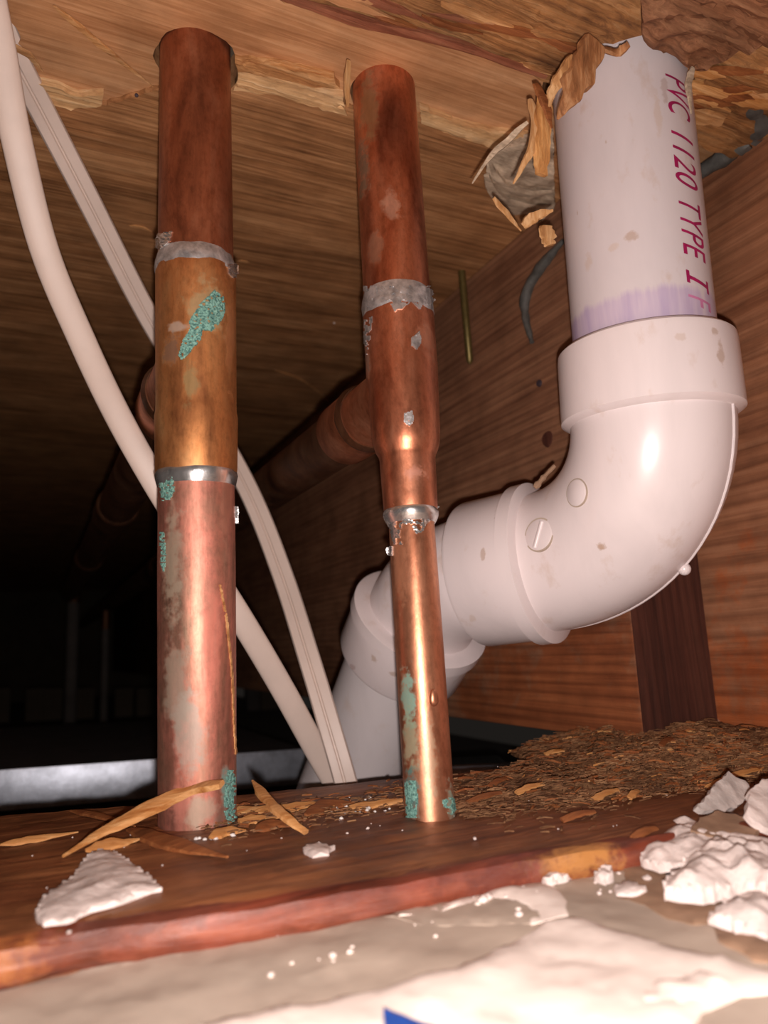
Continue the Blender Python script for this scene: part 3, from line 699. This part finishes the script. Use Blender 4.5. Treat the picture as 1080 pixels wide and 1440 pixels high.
for txt, a, b, m in (('PVC', 108, 166, 'ink'), ('1120', 187, 264, 'ink'), ('TYPE', 283, 366, 'ink'), ('I', 388, 402, 'ink'), ('F', 416, 436, 'ink_faded')):
    if txt == 'I':
        # a barred capital I
        om = vn*math.cos(ph0+.2)+vr*math.sin(ph0+.2); pa = axP.row(382, rp, om); pb = axP.row(408, rp, om)
        bm = bmesh.new()
        def st(u0, u1, h0, h1):
            for q in range(6):
                vs = []
                for uu, hh in ((u0, h0+(h1-h0)*q/6), (u1, h0+(h1-h0)*q/6), (u1, h0+(h1-h0)*(q+1)/6), (u0, h0+(h1-h0)*(q+1)/6)):
                    ph = ph0+hh/rp; vs.append(bm.verts.new(pa.lerp(pb, uu+hh/.03)+(vn*math.cos(ph)+vr*math.sin(ph))*(rp+.00012)))
                bm.faces.new(vs)
        st(.22, .42, 0, .013); st(-.02, .66, 0, .0016); st(-.02, .66, .0114, .013)
        link('lettering', bm, m, TP, smooth=False)
    else: lettering(txt, a, b, ph0, .0130, m, 'faded pink letter' if m == 'ink_faded' else 'pink-red letters')

# ================================================================ CABLES
def cable(L, wd, th, label, groove=True):
    P = smooth_path([at(*q) if len(q) == 3 else q for q in L], 8); bm = bmesh.new()
    a, b = wd/2, th/2
    prof = [(-a, -b*.5), (-a*.86, -b*.95), (-a*.5, -b), (-a*.12, -b*.93), (a*.12, -b*.93), (a*.5, -b), (a*.86, -b*.95), (a, -b*.5),
            (a, b*.5), (a*.86, b*.95), (a*.55, b), (a*.22, b*.93), (a*.12, b*.62), (a*.02, b*.62), (-a*.08, b*.93), (-a*.5, b), (-a*.86, b*.95), (-a, b*.5)]
    if not groove: prof = [(a*math.copysign(abs(math.cos(t))**.7, math.cos(t)), b*math.copysign(abs(math.sin(t))**.8, math.sin(t))) for t in [2*math.pi*q/20 for q in range(20)]]
    sweep(bm, P, prof, None)
    return tag(link('electrical_cable', bm, 'cable'), label, 'cable')
cable([(-16,-10,.280),(0,70,.288),(22,190,.300),(62,350,.318),(115,478,.330),(166,585,.336),(224,688,.342),(285,785,.350),(345,880,.358),(398,970,.368),(452,1068,.378),(500,1150,.385)], .0122, .0052, 'flat white cable bowing widest to the left of the thickest copper pipe', False)
cable([(-8,15,.292),(22,84,.310),(66,168,.335),(122,276,.362),(208,444,.405),(278,560,.425),(350,690,.420),(398,810,.405),(436,930,.385),(466,1030,.372),(486,1100,.366),(500,1160,.366)], .0118, .0052, 'grooved white cable, upper right of the two crossing behind the thickest copper pipe')

# ================================================================ DUCTS
def bxd(pa, pb, z0, z1, depth, mat, name, parent, bv=.0008, tilt=0):
    bm = bmesh.new(); d = (pb-pa); d.z = 0; L = d.length; d.normalize(); n = Vector((-d.y, d.x, 0))
    v = []
    for s_ in (pa, pb):
        for q in (0, depth):
            for z in (z0+(tilt if s_ is pb else 0), z1+(tilt if s_ is pb else 0)): c = Vector((s_.x, s_.y, 0))+n*q; v.append(bm.verts.new((c.x, c.y, z)))
    for f in ((0,1,3,2),(4,6,7,5),(0,4,5,1),(2,3,7,6),(0,2,6,4),(1,5,7,3)): bm.faces.new([v[i] for i in f])
    if bv: bevel(bm, bv)
    return link(name, bm, mat, parent)
ZD = -.083
a = onz(-60, 1087, ZD); b = a+Vector((onz(452,1050,ZD).x-a.x+.012, 0, 0)); TL = -.0105
DT = empty('metal_duct', Vector((.0, .5, -.145)), 'shiny galvanized metal duct lying low behind the pipes at left', 'duct')
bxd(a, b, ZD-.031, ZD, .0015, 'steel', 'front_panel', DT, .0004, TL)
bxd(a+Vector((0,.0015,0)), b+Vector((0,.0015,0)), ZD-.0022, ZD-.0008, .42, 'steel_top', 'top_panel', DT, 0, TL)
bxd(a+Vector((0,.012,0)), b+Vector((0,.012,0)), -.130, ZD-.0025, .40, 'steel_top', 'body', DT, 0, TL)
a = onz(560, 1004, -.068); b = onz(770, 1041, -.068)
a.y = b.y+.035
a2 = Vector((.178, .400, 0)); b2 = Vector((.262, .362, 0))
BB = empty('black_duct_boot', Vector((.2,.42,-.145)), 'black plastic duct boot under the joist, right of the thin copper tube', 'duct boot')
bxd(a2, b2, -.145, -.0815, .10, 'black_box', 'body', BB, .004)
bxd(a2+Vector((0,.0,0)), b2, -.0813, -.0790, .05, 'steel', 'metal_rim', BB, .0005)
# far thin pipes and studs in the dark
for i, (x, y0, y1, d, wd, lb) in enumerate(((104, 825, 1010, 1.35, 16, 'left faint thin copper pipe far back in the dark'), (149, 862, 1010, 1.35, 10, 'right faint thin copper pipe far back in the dark'))):
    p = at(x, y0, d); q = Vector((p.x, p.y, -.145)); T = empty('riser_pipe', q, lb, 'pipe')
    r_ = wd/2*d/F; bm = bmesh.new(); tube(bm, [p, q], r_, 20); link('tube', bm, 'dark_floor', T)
    bm = bmesh.new(); tube(bm, [p+Vector((0,0,.004)), p-Vector((0,0,.03))], r_*1.2, 20); link('cap', bm, 'copper_shaded', T)
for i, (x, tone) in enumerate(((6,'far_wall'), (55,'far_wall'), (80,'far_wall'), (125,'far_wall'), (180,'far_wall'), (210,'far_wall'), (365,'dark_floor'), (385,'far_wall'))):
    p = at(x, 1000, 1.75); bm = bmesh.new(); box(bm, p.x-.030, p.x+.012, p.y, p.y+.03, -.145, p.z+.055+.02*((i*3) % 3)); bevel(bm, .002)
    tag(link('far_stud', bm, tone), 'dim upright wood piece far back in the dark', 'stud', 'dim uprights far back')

# ================================================================ WALL PLATE
front_px = [(-80,1330), (0,1322), (50,1312), (120,1295), (210,1285), (310,1272), (425,1256), (540,1238), (640,1222), (740,1207), (865,1193), (960,1180), (1090,1165), (1250,1150)]
back_px = [(-80,1156), (0,1149), (160,1134), (335,1119), (440,1107), (545,1096), (640,1088), (760,1074), (860,1064)]
fr = [onz(x, y, PL) for x, y in front_px]; bk = [onz(x, y, PL) for x, y in back_px]
fr2 = [(p.x, p.y) for p in fr]; bk2 = [(p.x, min(p.y, .352)) for p in bk]
outer = [(-.12, fr2[0][1]-.003)]+fr2+[(.318, fr2[-1][1]), (.318,.346)]+bk2[::-1]+[(-.12,.352)]
outer = ragged(outer, .0035, .0004, 3)
b1 = B1; b2_ = B2
ph1 = circle2((b1.x, b1.y), ax1.rad(1165,223,334)+.0007, 36); ph2 = circle2((b2_.x, b2_.y), rl2[2]+.0007, 36)
def edge_y(x):
    for (xa, ya), (xb, yb) in zip(fr2, fr2[1:]):
        if xa <= x <= xb: return ya+(yb-ya)*(x-xa)/(xb-xa)
    return fr2[0][1] if x < fr2[0][0] else fr2[-1][1]
def zplate(x, y):
    e = max(0, y-edge_y(x)); rnd = .0022*math.exp(-e/.003)
    return PL-rnd+.0007*fbm(x, y, 40, .5, 3, 2)+.0004*fbm(x, y, 200, .4, 2, 6)
WP = empty('wall_plate', Vector((.1,.26,PL-.04)), 'stained red-brown wooden wall plate the copper pipes pass through', 'wall plate')
bm = bmesh.new(); slab(bm, outer, [ph1, ph2], PL-.038, zplate, .0034)
link('plank', bm, 'plate', WP)
# rounded red front edge
bm = bmesh.new(); pts = []; sc = []
X = [-.10+.004*i for i in range(100)]
for x in X:
    if x > .262: break
    taper = 1 if x < .06 else max(.35, 1-(x-.06)*5)
    pts.append(Vector((x, edge_y(x)+.0030+.0006*noise.noise(Vector((x*50,0,0))), PL-.0052*taper-.0008+.0005*noise.noise(Vector((x*90,4,0)))))); sc.append((.72+.28*taper)*(1+.12*noise.noise(Vector((x*60,8,0)))))
prof = [(-.0046*1, -.0040), (-.0055, .001), (-.0042, .0042), (-.001, .0056), (.0024, .0052), (.0046, .0030), (.0052, -.002), (.004, -.004)]
sweep(bm, pts, prof, Vector((0,-1,0)), sc)
for v in bm.verts: v.co += Vector((0,1,0))*.0005*noise.noise(v.co*300)+Vector((0,0,1))*.0006*noise.noise(Vector((v.co.x*60, v.co.y*300, v.co.z*300)))
tag(link('front_edge', bm, 'plate_edge', WP), 'rounded wet-looking red front edge', None)

q1 = onz(800, 1204, PL)-WP.location; q2 = onz(700, 1222, PL)-WP.location; q3 = onz(200, 1290, PL)-WP.location
spots('plate_edge', [(q1, (.022,.01,.01), (.50,.22,.06), .8, 'MIX'), (q2, (.030,.01,.02), (.09,.018,.012), .7, 'MIX'), (q3, (.03,.01,.005), (.10,.03,.02), .6, 'MIX'), (onz(10,1350,PL)-WP.location, (.02,.02,.02), (.42,.15,.04), .6, 'MIX')], 90)
# ================================================================ DRYWALL in front
DW = empty('drywall', Vector((.08,.12,-.095)), 'broken beige and white drywall edge along the bottom of the view', 'drywall')
ZD0 = PL-.0105
def zdw(x, y):
    return ZD0+.0009*fbm(x, y, 45, seed=1)+(x-.0)*.030+.0004*fbm(x, y, 220, seed=7)
ft = [(x, edge_y(x)+.001) for x in [-.10+.01*i for i in range(44)] if x < .33]
outer = [(-.10,.02)]+[(.33,.02)]+[(.33, .16)]+ft[::-1]
bm = bmesh.new(); slab(bm, outer, [], ZD0-.013, zdw, .0035); link('gypsum_core', bm, 'gypsum_edge', DW)
def patch(pxs, zf, h, mat, name, seed, step=.0022, rag=.0008, amp=1.0, label=None, fade=.004):
    """a raised layer on the drywall whose outline is where it is seen"""
    poly = []
    for x, y in pxs:
        p = onz(x, y, ZD0+.002); p = onz(x, y, zdw(p.x, p.y)); poly.append((p.x, p.y))
    poly = ragged(poly, step*1.2, rag, seed); bm = bmesh.new()
    def dist(x, y):
        return min(math.hypot(x-a, y-b) for a, b in poly)
    slab(bm, poly, [], lambda x, y: zdw(x, y)-.003, lambda x, y: zdw(x, y)+h*min(1, .25+dist(x, y)/fade)*(1+amp*fbm(x, y, 120, seed=seed)), step)
    o = link(name, bm, mat, DW)
    if label: tag(o, label, None)
patch([(270,1475),(280,1442),(540,1392),(640,1362),(715,1330),(765,1298),(800,1290),(840,1300),(930,1330),(1000,1345),(1060,1362),(1110,1372),(1110,1392),(1040,1396),(985,1425),(960,1475)], 0, .0012, 'skim', 'white_face', 2, .003, .0006, .3, 'bright white painted face')
patch([(540,1290),(620,1268),(700,1250),(760,1240),(790,1262),(786,1280),(760,1296),(700,1300),(640,1300),(590,1302)], 0, .0003, 'gypsum_edge', 'beige_core_edge', 3, .003)
patch([(560,1290),(650,1264),(720,1247),(780,1242),(800,1285),(745,1300),(742,1270),(690,1262),(620,1282)], 0, .0008, 'skim', 'chalky_smear', 13, .003)
patch([(872,1196),(910,1186),(940,1210),(990,1226),(1040,1240),(1045,1262),(1040,1285),(1005,1300),(975,1300),(940,1290),(905,1272),(872,1262),(880,1240)], 0, .0006, 'torn_paper', 'torn_paper', 4, .0022, .0010, .5, 'torn brown paper layer')
patch([(1000,1290),(1040,1300),(1085,1315),(1110,1330),(1110,1360),(1060,1350),(1010,1325)], 0, .0010, 'torn_paper', 'torn_paper', 5, .0022, .0008)
patch([(900,1400),(930,1380),(990,1372),(1040,1385),(1000,1412),(960,1425),(910,1420)], 0, .0022, 'skim', 'raised_flake', 6, .002, .0008, .8)
# blue tape
P = [(540,1421),(610,1438),(640,1470),(545,1470)]
poly = [onz(x, y, ZD0+.0050) for x, y in P]; poly = [(p.x, p.y) for p in poly]
bm = bmesh.new(); slab(bm, ragged(poly, .002, .0002, 1), [], lambda x, y: zdw(x, y)+.0012, lambda x, y: zdw(x, y)+.0030, .003)
tag(link('painters_tape', bm, 'blue_tape'), 'corner of blue tape on the white drywall at the bottom', 'tape')

# ================================================================ LOOSE PIECES
def chunk(pxs, z, h, mat, name, label, cat, seed, group=None, **k):
    return tag(link(name, chunk_bm(pxs, z, h, seed, **k), mat), label, cat, group)
chunk([(48,1292),(60,1268),(100,1240),(120,1212),(140,1198),(168,1205),(190,1222),(212,1240),(228,1255),(200,1262),(160,1276),(130,1284),(95,1300),(60,1304)], PL, .0030, 'gypsum', 'plaster_chunk', 'large white plaster chunk on the plate at lower left', 'plaster', 1)
chunk([(424,1196),(440,1190),(456,1190),(470,1195),(462,1203),(440,1207),(430,1202)], PL, .0016, 'gypsum', 'plaster_chunk', 'small flat white plaster flake on the plate between the two copper pipes', 'plaster', 2)
def dz(x, y):
    p = onz(x, y, ZD0+.002); return zdw(p.x, p.y)
chunk([(357,1316),(364,1300),(390,1294),(420,1294),(428,1302),(410,1312),(370,1320)], dz(390,1305), .0030, 'gypsum', 'plaster_chunk', 'oblong white plaster crumb against the red front edge', 'plaster', 3)
ZR = PL-.0005
big = [
 ([(898,1218),(930,1180),(950,1166),(985,1170),(1030,1190),(1060,1196),(1110,1190),(1110,1236),(1040,1225),(985,1225),(930,1228)], .0065, 'broad white plaster crumble against the plate at lower right'),
 ([(930,1266),(960,1235),(985,1205),(1020,1200),(1060,1215),(1110,1215),(1110,1280),(1040,1262),(990,1272)], .0080, 'tallest white plaster crumble in the middle of the heap at lower right'),
 ([(1000,1300),(1020,1282),(1060,1272),(1110,1270),(1110,1340),(1060,1322)], .0050, 'white plaster crumble nearest the camera at the right edge'),
 ([(760,1240),(775,1228),(800,1226),(812,1234),(795,1242),(770,1246)], .0030, 'small rounded white crumb row on the drywall, left end'),
 ([(838,1240),(846,1228),(860,1230),(862,1240),(850,1246)], .0030, 'round white crumb on the beige drywall edge'),
 ([(890,1188),(892,1165),(903,1158),(912,1170),(910,1190),(900,1195)], .0050, 'upright white crumb at the top left of the plaster heap'),
 ([(862,1252),(880,1244),(900,1250),(912,1258),(890,1262),(868,1260)], .0018, 'flat white flake on the torn brown paper'),
]
for i, (pp, h, lb) in enumerate(big):
    c = (sum(p[0] for p in pp)/len(pp), sum(p[1] for p in pp)/len(pp)); z = dz(*c)
    chunk(pp, z, h, 'gypsum', 'plaster_chunk', lb, 'plaster', 20+i, rough=.42, rag=.0008, step=.0013)
# flat thick drywall scraps leaning on the debris
def plate_scrap(pxs, d, th, mat, name, label, cat, nrm, seed, rag=.0006):
    """a flat scrap standing in the plane through distance d with the given normal"""
    c = at(sum(p[0] for p in pxs)/len(pxs), sum(p[1] for p in pxs)/len(pxs), d); n = nrm.normalized(); s, u = frame(n, Vector((0,0,1)))
    P = []
    for x, y in pxs:
        r = ray(x, y); q = r*(c.dot(n)/r.dot(n))-c; P.append((q.dot(s), q.dot(u)))
    M = Matrix.Translation(c) @ Matrix(((s.x,u.x,n.x,0),(s.y,u.y,n.y,0),(s.z,u.z,n.z,0),(0,0,0,1)))
    bm = bmesh.new(); slab(bm, ragged(P, .0015, rag, seed), [], lambda x, y: -th/2, lambda x, y: th/2+th*.35*fbm(x, y, 200, seed=seed), .002, M)
    return tag(link(name, bm, mat), label, cat)
dpl = lambda x, y, z=PL: (-(R.transposed() @ onz(x, y, z)).z)
plate_scrap([(978,1138),(1000,1110),(1022,1088),(1050,1105),(1052,1122),(1030,1140),(1010,1146),(990,1142)], dpl(1010,1142), .0022, 'gypsum_grey', 'drywall_scrap', 'grey-white triangular drywall scrap leaning on the debris at right', 'drywall scrap', Vector((.1,-.75,.65)), 3)
plate_scrap([(1048,1146),(1052,1115),(1070,1100),(1110,1100),(1110,1180),(1080,1170),(1058,1158)], dpl(1080,1160), .0025, 'gypsum', 'drywall_scrap', 'white drywall scrap cut by the right edge, beside the triangular one', 'drywall scrap', Vector((.0,-.6,.8)), 4)
plate_scrap([(970,1172),(985,1155),(1010,1145),(1050,1152),(1075,1165),(1060,1180),(1010,1180)], dpl(1020,1170), .0018, 'torn_paper', 'paper_scrap', 'brown paper scrap below the triangular drywall scrap', 'paper scrap', Vector((.0,-.25,.97)), 5)
plate_scrap([(966,995),(985,988),(1020,986),(1060,996),(1110,1008),(1110,1034),(1060,1028),(1010,1024),(990,1014)], dpl(1040,1050), .0016, 'pale_chip', 'wood_chip', 'large pale brown wood chip atop the debris below the right joist', 'wood chip', Vector((-.1,-.6,.8)), 6, .0003)
# splinters on the plate
def sp(L, wd, th, mat, label, seed, z=PL+.001, group=None, hint=Vector((0,-.4,.9)), zs=None, t0=.25, t1=.12):
    P = [onz(x, y, (zs[i] if zs else z)) for i, (x, y) in enumerate(L)]
    return tag(link('wood_splinter', splinter_bm(P, wd, th, hint, seed, 5, t0, t1), mat), label, 'splinter', group)
sp([(312,1102),(262,1112),(200,1142),(140,1172),(88,1204)], .0054, .0028, 'splinter', 'long orange splinter leaning across the foot of the thickest copper pipe', 1, zs=[PL+.016, PL+.0135, PL+.009, PL+.0045, PL+.001], t0=.75)
sp([(355,1098),(375,1124),(400,1148),(430,1171)], .0040, .0022, 'splinter', 'short orange splinter leaning right of the thickest copper pipe', 2, zs=[PL+.012, PL+.008, PL+.005, PL+.001], t0=.2, t1=.6)
sp([(180,1166),(220,1180),(265,1192),(320,1205)], .0072, .0022, 'splinter_dark', 'broad brown splinter lying in front of the thickest copper pipe', 3, t0=.3)
sp([(0,1188),(50,1180),(110,1170)], .0028, .0015, 'splinter', 'thin pale splinter on the plate at the far left edge', 4)
sp([(332,1140),(380,1140),(440,1132),(470,1134)], .0052, .002, 'splinter', 'orange splinter lying flat behind the short leaning one', 5, t0=.8)
sp([(336,1156),(360,1152),(392,1150)], .0040, .0018, 'splinter', 'orange sliver against the right side of the thickest pipe foot', 6, t0=.8)
sp([(430,1146),(460,1134),(498,1128)], .0070, .0026, 'splinter_dark', 'dark brown sliver lying in the middle between the copper pipes', 7)
sp([(492,1136),(520,1132),(566,1126)], .0036, .0018, 'splinter', 'orange sliver touching the left side of the thin copper tube', 8, t0=.7, t1=.6)
sp([(120,1196),(160,1188),(196,1180)], .0050, .0022, 'splinter', 'short orange splinter beside the large plaster chunk', 9)
sp([(98,1140),(140,1148),(190,1162)], .0030, .0016, 'splinter_dark', 'thin dark splinter behind the long orange one', 10)
sp([(295,1178),(320,1170),(346,1168)], .0045, .0022, 'splinter', 'small splinter at the front foot of the thickest copper pipe', 11)
sp([(360,1168),(385,1160),(408,1162)], .0050, .0022, 'splinter_dark', 'curled small splinter just below the short leaning splinter', 12)
sp([(20,1330),(45,1340),(80,1346)], .0040, .0020, 'splinter', 'orange splinter at the lower left end of the red front edge', 13, z=PL-.006)
# debris heap by the joist (countless): mound and fibres
hx0, hx1 = .150, .318
heap_back = [onz(x, y, PL) for x, y in ((560,1108),(600,1106),(640,1100),(700,1092),(745,1072))]
heap_poly = [(hx0+.004,.232),(.20,.222),(.26,.212),(.318,.205),(.318,.347),(heap_back[-1].x+.012,.347)]+[(p.x, p.y) for p in heap_back[::-1]]
def in_heap(rnd):
    while True:
        q = (rnd.triangular(.15, .316, .27), rnd.uniform(.212, .345))
        if inside(q, heap_poly): return q
def mound(x, y):
    e = max(0, min(1, (x-hx0)/.04))*max(0, min(1, (y-(.222-.05*max(0, x-.22)))/.02))*max(0, min(1, (.345-y)/.02))
    r = .0022+.0065*max(0, min(1, (x-.215)/.04))*max(0, min(1, (y-.22)/.04))+.006*max(0, min(1, (x-.25)/.04))
    return PL-.0006+e*(r+.0040*fbm(x, y, 75, seed=4))
bm = bmesh.new(); slab(bm, ragged(heap_poly, .003, .0012, 2), [ph2], PL-.0012, mound, .0022)
tag(link('rotten_wood_debris', bm, 'fibre'), 'heap of rotten brown wood fibre on the plate under the joist', 'debris', kind='stuff')
rnd = random.Random(11)
def fibres(n, reg, L, wd, mat, name, label, cat, seed, zf=None, flat=.35):
    rnd = random.Random(seed); bm = bmesh.new()
    for i in range(n):
        x, y = reg(rnd); z = (zf(x, y) if zf else PL)+rnd.uniform(.0002, .0018)
        l = rnd.uniform(.4, 1)*L; a = rnd.gauss(0, .7); dv = Vector((math.cos(a), math.sin(a), rnd.uniform(-flat, flat)))*l
        p = Vector((x, y, z)); w_ = wd*rnd.uniform(.4, 1.2); s = Vector((-math.sin(a), math.cos(a), 0))*w_; u = Vector((0,0,w_*.6)); b_ = Vector((0,0,rnd.uniform(0, .3)*l))
        q = [p-dv*.5, p+b_*.3, p+dv*.5]; rg = [[bm.verts.new(c+s*e1+u*e2) for e1, e2 in ((-.5,-.5),(.5,-.5),(0,.6))] for c in q]
        for A, B in zip(rg, rg[1:]):
            for j in range(3): bm.faces.new((A[j], A[(j+1)%3], B[(j+1)%3], B[j]))
        bm.faces.new(rg[0]); bm.faces.new(rg[-1][::-1])
    return tag(link(name, bm, mat, smooth=False), label, cat, kind='stuff')
fibres(5200, in_heap, .008, .00065, 'fibre', 'wood_fibres', 'countless thin brown wood fibres over the debris heap', 'debris', 1, mound, .2)
fibres(900, in_heap, .009, .0010, 'splinter_dark', 'wood_slivers', 'scattered dark orange-brown slivers over the debris heap', 'debris', 2, mound, .2)
fibres(110, in_heap, .007, .0010, 'splinter', 'bright_wood_bits', 'scattered bright orange wood bits over the debris heap', 'debris', 6, mound, .2)
fibres(900, lambda r: (r.uniform(.14, .24), r.gauss(.245, .016)), .006, .0007, 'fibre', 'plate_fibres', 'brown wood dust on the plate right of the thin copper tube', 'debris', 7, None, .05)
fibres(500, lambda r: (r.uniform(.055, .15), r.gauss(.276, .012)), .004, .0006, 'fibre', 'plate_fibres', 'fine brown splinter dust on the plate between the copper pipes', 'debris', 3, None, .05)
fibres(70, lambda r: (r.uniform(.06, .15), r.gauss(.285, .010)), .006, .0009, 'splinter_dark', 'plate_slivers', 'small dark slivers on the plate between the copper pipes', 'debris', 4, None, .05)
# counted orange chips in the heap
for i, (x, y, l, a, mt) in enumerate(((745,1100,44,.1,'splinter'), (700,1088,36,.3,'splinter_dark'), (812,1128,40,-.1,'splinter_dark'), (850,1102,46,.15,'splinter'), (890,1100,30,.4,'splinter'), (780,1062,30,-.2,'splinter'), (680,1106,50,.05,'splinter_dark'), (940,1065,40,.3,'splinter_dark'), (1000,1060,52,.1,'splinter_dark'), (1040,1075,60,-.05,'splinter'), (905,1150,34,.1,'splinter_dark'), (1010,1085,48,.05,'splinter'))):
    p = onz(x, y, PL+.006); q = Vector((p.x, p.y, mound(p.x, p.y)+.0022)); Lw = l*.25/F*1.35; dv = Vector((math.cos(a), math.sin(a)*1.2, .1))*Lw/2
    tag(link('wood_chip', splinter_bm([q-dv, q+Vector((0,0,.0006)), q+dv], .0026, .0012, Vector((0,-.4,.9)), 80+i, 4, .85, .6), mt), 'orange-brown wood chip lying in the rotten debris heap', 'wood chip', 'orange chips in the debris heap')
# white crumbs (countless)
def crumbs(n, reg, r0, r1, mat, name, label, seed, zf):
    rnd = random.Random(seed); bm = bmesh.new()
    for i in range(n):
        x, y = reg(rnd); r = rnd.uniform(r0, r1)*rnd.uniform(.5, 1); z = zf(x, y)
        vs = bmesh.ops.create_icosphere(bm, subdivisions=1, radius=r)['verts']
        for v in vs: v.co = Vector((v.co.x*rnd.uniform(.7,1.3), v.co.y*rnd.uniform(.7,1.2), v.co.z*.7))+Vector((x, y, z+r*.4))
    return tag(link(name, bm, mat, smooth=False), label, 'crumbs', kind='stuff')
crumbs(70, lambda r: (r.uniform(-.0, .25), r.uniform(.195, .30)), .0003, .0008, 'gypsum', 'plaster_crumbs', 'tiny white plaster crumbs sprinkled over the brown plate', 1, lambda x, y: max(PL, mound(x, y)) if x > .15 else PL)
crumbs(80, lambda r: (r.uniform(.11, .25), r.uniform(.165, .186)), .0005, .0019, 'gypsum', 'plaster_crumbs', 'chalky white crumbs along the broken drywall edge at right', 2, zdw)
crumbs(16, lambda r: (r.uniform(.03, .14), r.uniform(.168, .180)), .0004, .0012, 'skim', 'plaster_crumbs', 'small white crumbs along the drywall in front of the red edge', 3, zdw)
crumbs(60, lambda r: (r.gauss(.120, .012), r.gauss(.272, .006)), .0004, .0012, 'glassy', 'solder_crumbs', 'shiny grey solder crumbs beside the foot of the thin copper tube', 4, lambda x, y: PL)
crumbs(16, lambda r: (r.gauss(.062, .012), .262+r.uniform(-.003,.003)), .0006, .0014, 'glassy', 'solder_crumbs', 'shiny drops in front of the foot of the thickest copper pipe', 5, lambda x, y: PL)
# ---------------------------------------------------------------- torn wood around the pipe holes
chunk_px = [(683,240), (690,222), (712,206), (740,196), (778,188), (780,300), (762,318), (745,306), (716,300), (692,272)]
P = [onz(x, y, CE-.003) for x, y in chunk_px]
bm = bmesh.new(); slab(bm, ragged([(p.x, p.y) for p in P], .002, .0006, 5), [circle2((hP.x, hP.y), .0312, 40)], lambda x, y: CE-.0035+.0032*fbm(x, y, 60, seed=3), CE, .0018)
kn = tag(link('torn_knot', bm, 'grey_wood'), 'grey torn wood knot on the ceiling left of the plastic pipe', 'torn wood')
for q, (L_, w_) in enumerate((([(684,246),(694,270),(718,288),(750,294),(778,292)], .0062), ([(690,232),(705,256),(735,272),(776,270)], .0040), ([(700,214),(725,206),(760,204)], .0050))):
    link('knot_ridge', splinter_bm([onz(x, y, CE-.0055) for x, y in L_], w_, .0035, Vector((0,0,-1)), 300+q, 6, .5, .5), 'grey_wood', kn)
def hang(L, wd, th, mat, label, seed, t0=.6, t1=.2, hint=Vector((0,-1,0)), name='wood_splinter'):
    return tag(link(name, splinter_bm([at(*q) for q in L], wd, th, hint, seed, 5, t0, t1), mat), label, 'splinter')
dce = lambda x, y, o=0: -(R.transposed() @ onz(x, y, CE)).z-o
hang([(745,140,.290),(752,170,.289),(750,205,.288),(736,232,.287),(722,258,.286)], .0036, .0022, 'raw_up', 'kinked pale splinter hanging from the ceiling left of the plastic pipe', 1)
hang([(765,135,.289),(764,175,.289),(762,215,.289),(760,246,.289)], .0075, .003, 'splinter_up', 'broad orange splinter hanging beside the plastic pipe', 2, .8, .75)
hang([(752,118,.288),(768,150,.287),(776,180,.288)], .004, .002, 'splinter_dark', 'short brown splinter slanting down above the broad orange one', 3)
hang([(838,60,.285),(824,88,.283),(811,114,.282),(799,142,.281),(784,168,.283)], .0118, .003, 'rough_up', 'thick brown torn flap hanging over the top left of the plastic pipe', 4, .9, .06)
hang([(806,80,.283),(792,104,.282),(778,128,.283),(772,150,.284)], .005, .0025, 'raw_up', 'pale splinter behind the torn flap above the plastic pipe', 5)
hang([(742,172,.300),(715,196,.302),(688,222,.304),(664,258,.306)], .0026, .0016, 'grey_wood', 'long thin grey sliver pointing down left from the torn knot', 6)
hang([(694,278,.312),(712,300,.314),(733,325,.316)], .0026, .0016, 'raw_up', 'thin pale sliver below the torn knot on the ceiling', 7)
hang([(735,318,.318),(752,304,.317),(778,296,.315)], .0050, .0022, 'raw_up', 'stubby pale splinter where the joist meets the ceiling', 8)
hang([(768,318,.322),(770,335,.322),(774,345,.322)], .0080, .003, 'raw_up', 'crumbly pale wood bit at the joist top beside the plastic pipe', 9, .8, .7)
hang([(490,85,.306),(488,120,.305),(489,150,.304)], .0026, .0014, 'raw_up', 'small pale upright splinter left of the second copper pipe hole', 10, .7, .5, Vector((0,-1,0)))
hang([(974,95,.300),(968,120,.300),(972,160,.300)], .0030, .0018, 'grey_wood', 'small grey shred at the right of the plastic pipe top', 11)
hang([(845,68,.290),(868,74,.286),(884,62,.284)], .0040, .0022, 'rough_up', 'ragged brown splinter over the left rim of the plastic pipe top', 12, .6, .6)
for o in bpy.data.objects:
    if '_b' in o: del o['_b']
